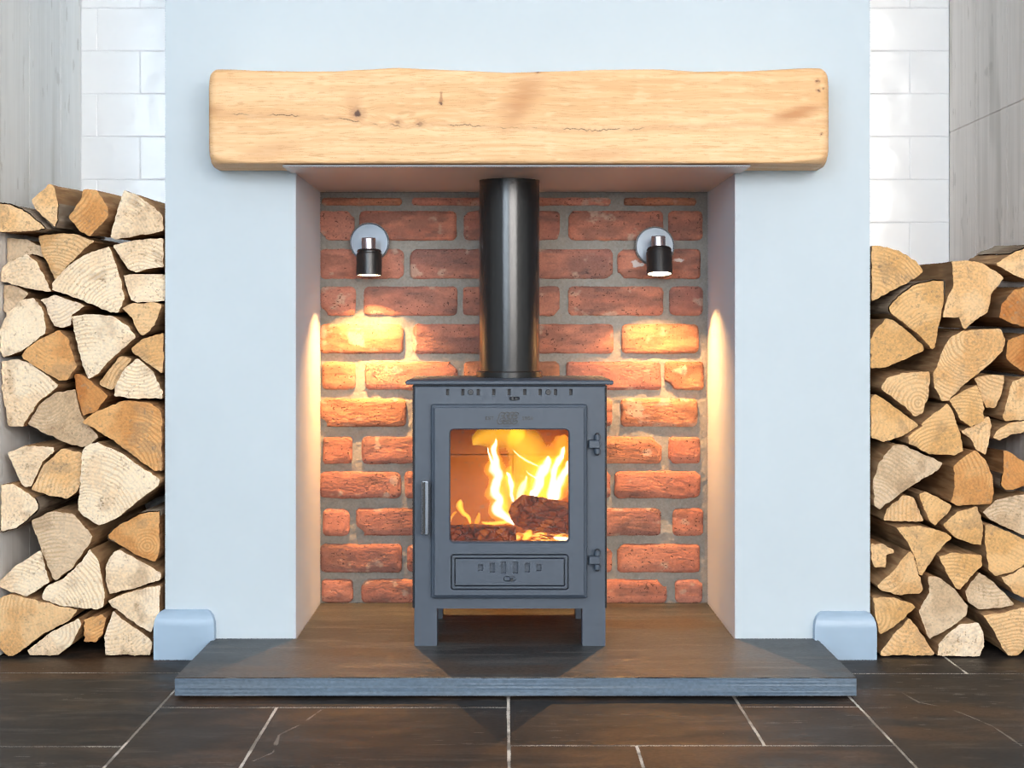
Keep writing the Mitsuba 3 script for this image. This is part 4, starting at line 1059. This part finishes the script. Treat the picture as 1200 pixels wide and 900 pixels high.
exec_right = [
    (R1, 'gold', 'round-topped log with ring arcs, top of the right stack against the chimney breast', [(68, 66), (110, 62), (190, 87), (250, 127), (281, 170), (200, 222), (130, 257), (76, 287), (68, 250)], 'a', False, (0, 0), .0, (70, 300)),
    (R1, 'gold', 'big quarter log with a cracked lower edge, leaning near the top of the right stack', [(363, 198), (360, 300), (328, 478), (310, 492), (250, 428), (133, 338), (123, 310), (163, 267), (230, 217), (300, 200)], 'a', True, (0, .02), -.02, (330, 520)),
    (R1, 'honey', 'jagged cleft log standing on its point at the top of the right stack', [(392, 127), (440, 124), (510, 132), (570, 168), (602, 195), (550, 258), (538, 330), (480, 368), (450, 400), (436, 394), (422, 350), (405, 352), (357, 352), (372, 280), (396, 235), (400, 190)], 'a', False, (-.03, .0), -.005, (450, 330)),
    (R1, 'honey', 'log with weathered grey upper side, topmost at the right edge of the photo', [(552, 132), (640, 82), (720, 50), (720, 232), (640, 193), (562, 150)], 'a', True, (-.13, .02), -.03, (640, 300)),
    (R1, 'rust', 'rusty orange block-ended log at the right edge, below the topmost log', [(642, 242), (720, 220), (720, 402), (640, 378), (583, 353), (592, 300)], 'b', False, (-.09, -.01), -.01, None),
    (R1, 'gold', 'quarter log with curved outer rings against the chimney breast, under the cracked quarter log', [(68, 557), (68, 450), (92, 402), (132, 358), (170, 368), (240, 428), (287, 475), (282, 488), (200, 527), (120, 557)], 'a', False, (0, 0), .0, (300, 520)),
    (R1, 'tan', 'large blunt log with a dark knot near its top, middle of the right stack', [(402, 423), (440, 408), (590, 398), (610, 440), (598, 490), (520, 562), (440, 622), (375, 687), (352, 692), (322, 640), (318, 580), (352, 490), (382, 440)], 'a', False, (-.04, 0), -.015, (470, 440)),
    (R1, 'rust', 'brown split log at the right edge, beside the large knotty log', [(630, 445), (720, 415), (720, 592), (650, 543), (622, 522)], 'b', False, (-.05, 0), .01, None),
    (R1, 'tan', 'triangular log with an orange face and greyish split top, below the curved-ring quarter log', [(133, 600), (200, 578), (303, 573), (310, 590), (298, 680), (274, 742), (247, 757), (200, 708), (108, 640)], 'a', False, (-.07, .03), .0, (260, 700)),
    (R1, 'tan', 'small square log tucked under the right end of the large knotty log', [(503, 600), (560, 585), (619, 590), (618, 640), (584, 720), (552, 720), (533, 680), (513, 630)], 'a', False, (-.03, 0), .02, None),
    (R1, 'tan', 'upright tan log at the right edge, beside the small square log', [(642, 612), (720, 585), (720, 765), (612, 772), (603, 760), (618, 700)], 'a', False, (-.04, 0), .0, None),
    (R1, 'gold', 'four-sided ringed log directly below the large knotty log', [(385, 685), (440, 653), (498, 627), (523, 700), (526, 768), (470, 796), (432, 768)], 'a', False, (-.03, 0), .0, (430, 900)),
    (R1, 'gold', 'pale smooth wedge against the chimney breast, halfway up the right stack', [(68, 838), (68, 682), (90, 663), (150, 703), (267, 790), (200, 833), (120, 857)], 'a', False, (-.02, .01), .0, (40, 780)),
    (R1, 'gold', 'broad ringed wedge with frayed top, right of the pale smooth wedge', [(218, 835), (282, 772), (374, 703), (393, 725), (428, 830), (438, 893), (400, 910), (300, 903), (220, 862)], 'a', False, (-.04, 0), -.005, (380, 1000)),
    (R1, 'honey', 'small ragged yellow log between the broad ringed wedge and the thin curved slab', [(443, 815), (480, 797), (553, 753), (563, 790), (548, 870), (538, 912), (502, 888), (482, 850)], 'a', False, (-.03, 0), .01, None),
    (R1, 'tan', 'thin curved slab log at the right edge, below the upright tan log', [(568, 838), (582, 812), (640, 778), (720, 768), (720, 812), (640, 828), (592, 852)], 'a', False, (-.02, 0), .0, (640, 960)),
    (R2, 'grey', 'big greyish wedge with a dark stain, against the chimney breast, lower right stack', [(78, 140), (102, 72), (160, 4), (200, 5), (250, 28), (361, 76), (338, 108), (250, 157), (170, 212), (100, 262), (82, 248), (75, 190)], 'a', False, (0, 0), -.005, (60, 270)),
    (R2, 'orange', 'log with red heartwood and a pale sapwood rim, centre of the lower right stack', [(397, 87), (440, 48), (480, 23), (520, 62), (548, 120), (559, 190), (548, 238), (510, 243), (410, 246), (388, 233), (402, 170)], 'b', False, (-.11, -.01), -.01, (300, 150)),
    (R2, 'rust', 'dark reddish orange log with a black bark seam at the right edge', [(592, 10), (640, 33), (720, 88), (720, 158), (640, 188), (602, 193), (578, 165), (590, 90)], 'b', True, (-.02, 0), -.01, (720, 60)),
    (R2, 'honey', 'yellow flat-bottomed log under the dark-stained greyish wedge', [(148, 265), (210, 214), (248, 217), (270, 265), (296, 318), (240, 318), (133, 316)], 'a', False, (-.03, 0), .015, None),
    (R2, 'gold', 'pale square split log just right of the yellow flat-bottomed log', [(268, 206), (290, 193), (340, 218), (397, 250), (392, 270), (330, 329), (312, 318), (280, 250)], 'a', False, (0, 0), .005, (420, 330)),
    (R2, 'gold', 'triangular log with bold growth rings just beneath the red-hearted log', [(363, 330), (420, 278), (498, 253), (513, 290), (523, 340), (520, 412), (470, 403), (412, 378)], 'a', False, (-.02, -.01), -.005, (340, 330)),
    (R2, 'grey', 'greyish log at the right edge, below the dark reddish orange log', [(530, 280), (582, 233), (720, 200), (720, 385), (640, 348), (564, 310)], 'a', False, (-.03, .01), .01, (620, 420)),
    (R2, 'gold', 'large quarter log with sweeping ring arcs at the right edge, lower right stack', [(533, 332), (560, 328), (640, 363), (720, 402), (720, 470), (640, 518), (570, 532), (547, 510), (533, 400)], 'a', False, (-.03, 0), .0, (720, 300)),
    (R2, 'tan', 'ringed log at the right edge, beneath the large sweeping quarter log', [(595, 542), (640, 525), (720, 485), (720, 632), (652, 606)], 'a', False, (0, 0), .0, (740, 420)),
    (R2, 'gold', 'pale triangular log pointing straight down, centre of the lower right stack', [(168, 337), (270, 333), (370, 358), (396, 378), (338, 440), (279, 532), (264, 528), (248, 460), (218, 400)], 'a', False, (-.02, 0), .0, (270, 330)),
    (R2, 'honey', 'small orange broken stub against the chimney breast, low in the right stack', [(72, 407), (120, 407), (163, 432), (163, 443), (132, 450), (130, 502), (90, 502), (76, 480)], 'b', False, (0, .03), .0, None),
    (R2, 'tan', 'curved-back log with fine rings, below the small orange broken stub', [(230, 428), (258, 490), (276, 590), (263, 603), (180, 610), (100, 588), (92, 570), (160, 512), (203, 450)], 'a', False, (-.02, 0), -.005, (120, 500)),
    (R2, 'gold', 'bright ringed wedge with jagged right edge, below the bold-ringed triangular log', [(348, 457), (400, 443), (518, 452), (519, 493), (500, 508), (430, 592), (416, 588), (382, 530)], 'a', False, (-.02, 0), .0, (400, 640)),
    (R2, 'grey', 'rough weathered brown log left of the right-edge corner wedge, lower right stack', [(458, 600), (482, 563), (515, 523), (560, 553), (620, 612), (656, 653), (600, 667), (510, 672), (467, 640)], 'b', False, (-.03, 0), .01, None),
    (R2, 'gold', 'pale wedge log pointing right, just above the right skirting block', [(79, 622), (150, 620), (230, 642), (245, 660), (170, 732), (112, 771), (101, 758), (88, 690)], 'a', False, (0, 0), .0, (60, 700)),
    (R2, 'grey', 'tall log with a torn orange top, lower right stack above the cream floor log', [(297, 533), (340, 538), (400, 583), (457, 655), (452, 690), (380, 743), (301, 784), (287, 758), (258, 670), (300, 600)], 'b', False, (-.03, 0), -.01, (280, 800)),
    (R2, 'honey', 'golden triangular log on the floor beside the right skirting block', [(104, 870), (108, 847), (162, 772), (225, 709), (258, 745), (327, 850), (290, 866), (180, 858)], 'a', False, (0, 0), .0, (220, 700)),
    (R2, 'cream', 'cream rounded block log on the floor, middle of the right stack bottom row', [(338, 860), (343, 812), (382, 763), (430, 728), (498, 723), (522, 760), (522, 820), (504, 868), (440, 866)], 'a', False, (-.02, 0), .0, (530, 880)),
    (R2, 'tan', 'large wedge log pointing down, bottom right corner of the right stack', [(520, 692), (600, 683), (720, 655), (720, 800), (640, 876), (602, 830), (562, 750)], 'a', False, (-.03, 0), -.01, (640, 920)),
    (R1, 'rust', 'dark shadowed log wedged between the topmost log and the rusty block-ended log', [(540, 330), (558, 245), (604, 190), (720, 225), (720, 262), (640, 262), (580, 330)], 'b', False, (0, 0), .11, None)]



def build_logs(rows, group, lean, free):
    done = []
    for li, (frame, tone, label, pts, side, bark, push, yoff, pith) in enumerate(rows):
        ox, oy, sc = frame
        yl = 0.004                                       # nominal plane of the sawn ends
        w = lambda u, v_: (X(ox + u / sc, yl), Z(oy + v_ / sc, yl))
        poly = sg.Polygon([w(*p) for p in pts]).buffer(-.0022 if bark else .0015 if (yoff or 0) < .05 else -.009, join_style=2)
        if (yoff or 0) > .05:                            # a log set back in the stack follows the lean of its neighbours
            poly = affinity.translate(poly, lean[0] * yoff / .44 * 1.1, lean[1] * yoff / .44 * 1.1)
        for dpoly in done:
            if poly.intersects(dpoly):
                poly = poly.difference(dpoly.buffer(.0006))
        if poly.geom_type != 'Polygon':
            poly = max(poly.geoms, key=lambda g_: g_.area)
        lim = sg.box(XL + .002, .001, BX0 - .0015, 2) if ox == 0 else sg.box(BX1 + .0015, .001, XR - .002, 2)
        poly = poly.intersection(lim).buffer(-.0004).buffer(.0006, join_style=2).buffer(-.0006)
        if poly.geom_type != 'Polygon':
            poly = max(poly.geoms, key=lambda g_: g_.area)
        done.append(poly)
        pc = w(*pith) if pith else None
        make_log(poly.buffer(0), pc, tone, label, side, bark, free.get(li, lean), yoff, 1000 + li + (500 if ox else 0), group)


def make_log(poly, pith, tone, label, side, bark, push, yoff, seed, group):
    key = num('firewood_log')
    r = np.random.default_rng(seed)
    ring0 = sg.polygon.orient(poly)
    sm = ring0.buffer(-.002, join_style=1).buffer(.002, join_style=1)
    if sm.geom_type != 'Polygon' or sm.is_empty:
        sm = ring0
    sm = sg.polygon.orient(sm)
    n = int(np.clip(sm.exterior.length / .0042, 50, 160))
    ring = np.array([sm.exterior.interpolate(k / n, normalized=True).coords[0] for k in range(n)])
    if pith is None:
        d = ring - ring.mean(0)
        a = r.random() * 6.283
        pith = tuple(ring.mean(0) + .10 * np.array([math.cos(a), math.sin(a)]))
    nz = lambda p, f, s, ofs=0.0: meshkit.fbm(np.column_stack([p * f, np.full(len(p), seed * .37 + ofs)]), 3, s) - .5
    dd = np.roll(ring, -1, 0) - np.roll(ring, 1, 0)
    nor = np.column_stack([dd[:, 1], -dd[:, 0]]) / (np.linalg.norm(dd, axis=1, keepdims=True) + 1e-9)
    ring = ring - nor * np.clip(.0008 + nz(ring, 150, 3) * .006, 0, .0045)[:, None]
    cen = np.array(sm.centroid.coords[0])
    pl = sg.Polygon(ring).buffer(0)
    g = .0085
    x0, z0, x1, z1 = pl.bounds
    xs, zs = np.meshgrid(np.arange(x0, x1, g), np.arange(z0, z1, g))
    pts = np.column_stack([xs.ravel(), zs.ravel()]) + (r.random((xs.size, 2)) - .5) * g * .5
    core = pl.buffer(-.0035)
    pts = pts[shapely.contains_xy(core, pts[:, 0], pts[:, 1])]
    A = np.vstack([ring, pts])
    tri = Delaunay(A).simplices
    c = A[tri].mean(1)
    tri = tri[shapely.contains_xy(pl, c[:, 0], c[:, 1])]
    a, b, e = A[tri[:, 0]], A[tri[:, 1]], A[tri[:, 2]]
    cr = (b - a)[:, 0] * (e - a)[:, 1] - (b - a)[:, 1] * (e - a)[:, 0]
    tri = tri[np.abs(cr) > 1e-10]
    cr = cr[np.abs(cr) > 1e-10]
    tri[cr < 0] = tri[cr < 0][:, ::-1]
    y0 = .0 + (yoff or 0) + .012 * (r.random() - .5)
    tx, tz = .14 * (r.random() - .5), .12 * (r.random() - .5)
    face_y = lambda p: y0 + tx * (p[:, 0] - cen[0]) + tz * (p[:, 1] - cen[1]) + .004 * nz(p, 45, 4) + .0028 * nz(p, 170, 5)
    yf = face_y(A)
    # rounded rim: the outermost ring sits a little back
    yf[:n] += .0015
    V = np.column_stack([A[:, 0], yf, A[:, 1]])
    uv = A - np.array(pith) + np.array([10.0 * TONE.index(tone), 0])
    put(key + '__cut_face', trimesh.Trimesh(V, tri, process=False), 'm_cut', smooth=True, uv=uv)
    # the sides, from the sawn end back along the log
    depth = .24 if seed == 1503 else .40 + .08 * r.random()      # the topmost right log is a short one
    K = 9
    rings = []
    maxd = np.linalg.norm(ring - cen, axis=1).max()
    for k in range(K):
        t = k / (K - 1)
        q = cen + (ring - cen) * (1 - .05 * t) + np.array(push) * t
        q = q - nor * np.clip(.0012 + .007 * nz(np.column_stack([ring[:, 0] * 70, ring[:, 1] * 70]), 1, 6, k * .7), 0, .006)[:, None] * (k > 0)
        yy = yf[:n] * (1 - t) + (y0 + depth) * t
        rings.append(np.column_stack([q[:, 0], yy, q[:, 1]]))
    V = np.vstack(rings + [np.array([[cen[0] + push[0], y0 + depth, cen[1] + push[1]]])])
    kk, k1 = np.arange(n), (np.arange(n) + 1) % n
    f_side, f_bark = [], []
    rad = np.linalg.norm(ring - np.array(pith), axis=1)
    isb = (rad > .80 * rad.max()) if bark else np.zeros(n, bool)
    for k in range(K - 1):
        a, b = k * n, (k + 1) * n
        quad = np.concatenate([np.column_stack([a + kk, b + k1, a + k1]), np.column_stack([a + kk, b + kk, b + k1])])
        fl = np.concatenate([isb & isb[k1], isb & isb[k1]])
        f_side.append(quad[~fl])
        f_bark.append(quad[fl])
    e = (K - 1) * n
    f_side.append(np.column_stack([np.full(n, len(V) - 1), e + k1, e + kk]))
    put(key, trimesh.Trimesh(V, np.vstack(f_side), process=False), 'm_split_' + side, smooth=45)
    if bark and sum(len(x) for x in f_bark):
        N3 = np.column_stack([nor[:, 0], np.zeros(n), nor[:, 1]])
        VB = V.copy()
        VB[:K * n] += np.tile(N3, (K, 1)) * (.0012 + .0022 * np.tile(meshkit.fbm(np.column_stack([ring * 120, np.zeros(n)]), 2, 4), K))[:, None]
        VB[:n, 1] -= .0012
        put(key + '__bark', trimesh.Trimesh(VB, np.vstack(f_bark), process=False), 'm_bark', smooth=50, label='rough dark bark')
    tag(key, label, 'log', group)


build_logs(exec_left, 'firewood logs stacked in the left alcove', (.012, .004), {1: (.026, .010), 2: (.026, .010)})
build_logs(exec_right, 'firewood logs stacked in the right alcove', (-.022, .006), {3: (.006, .012)})
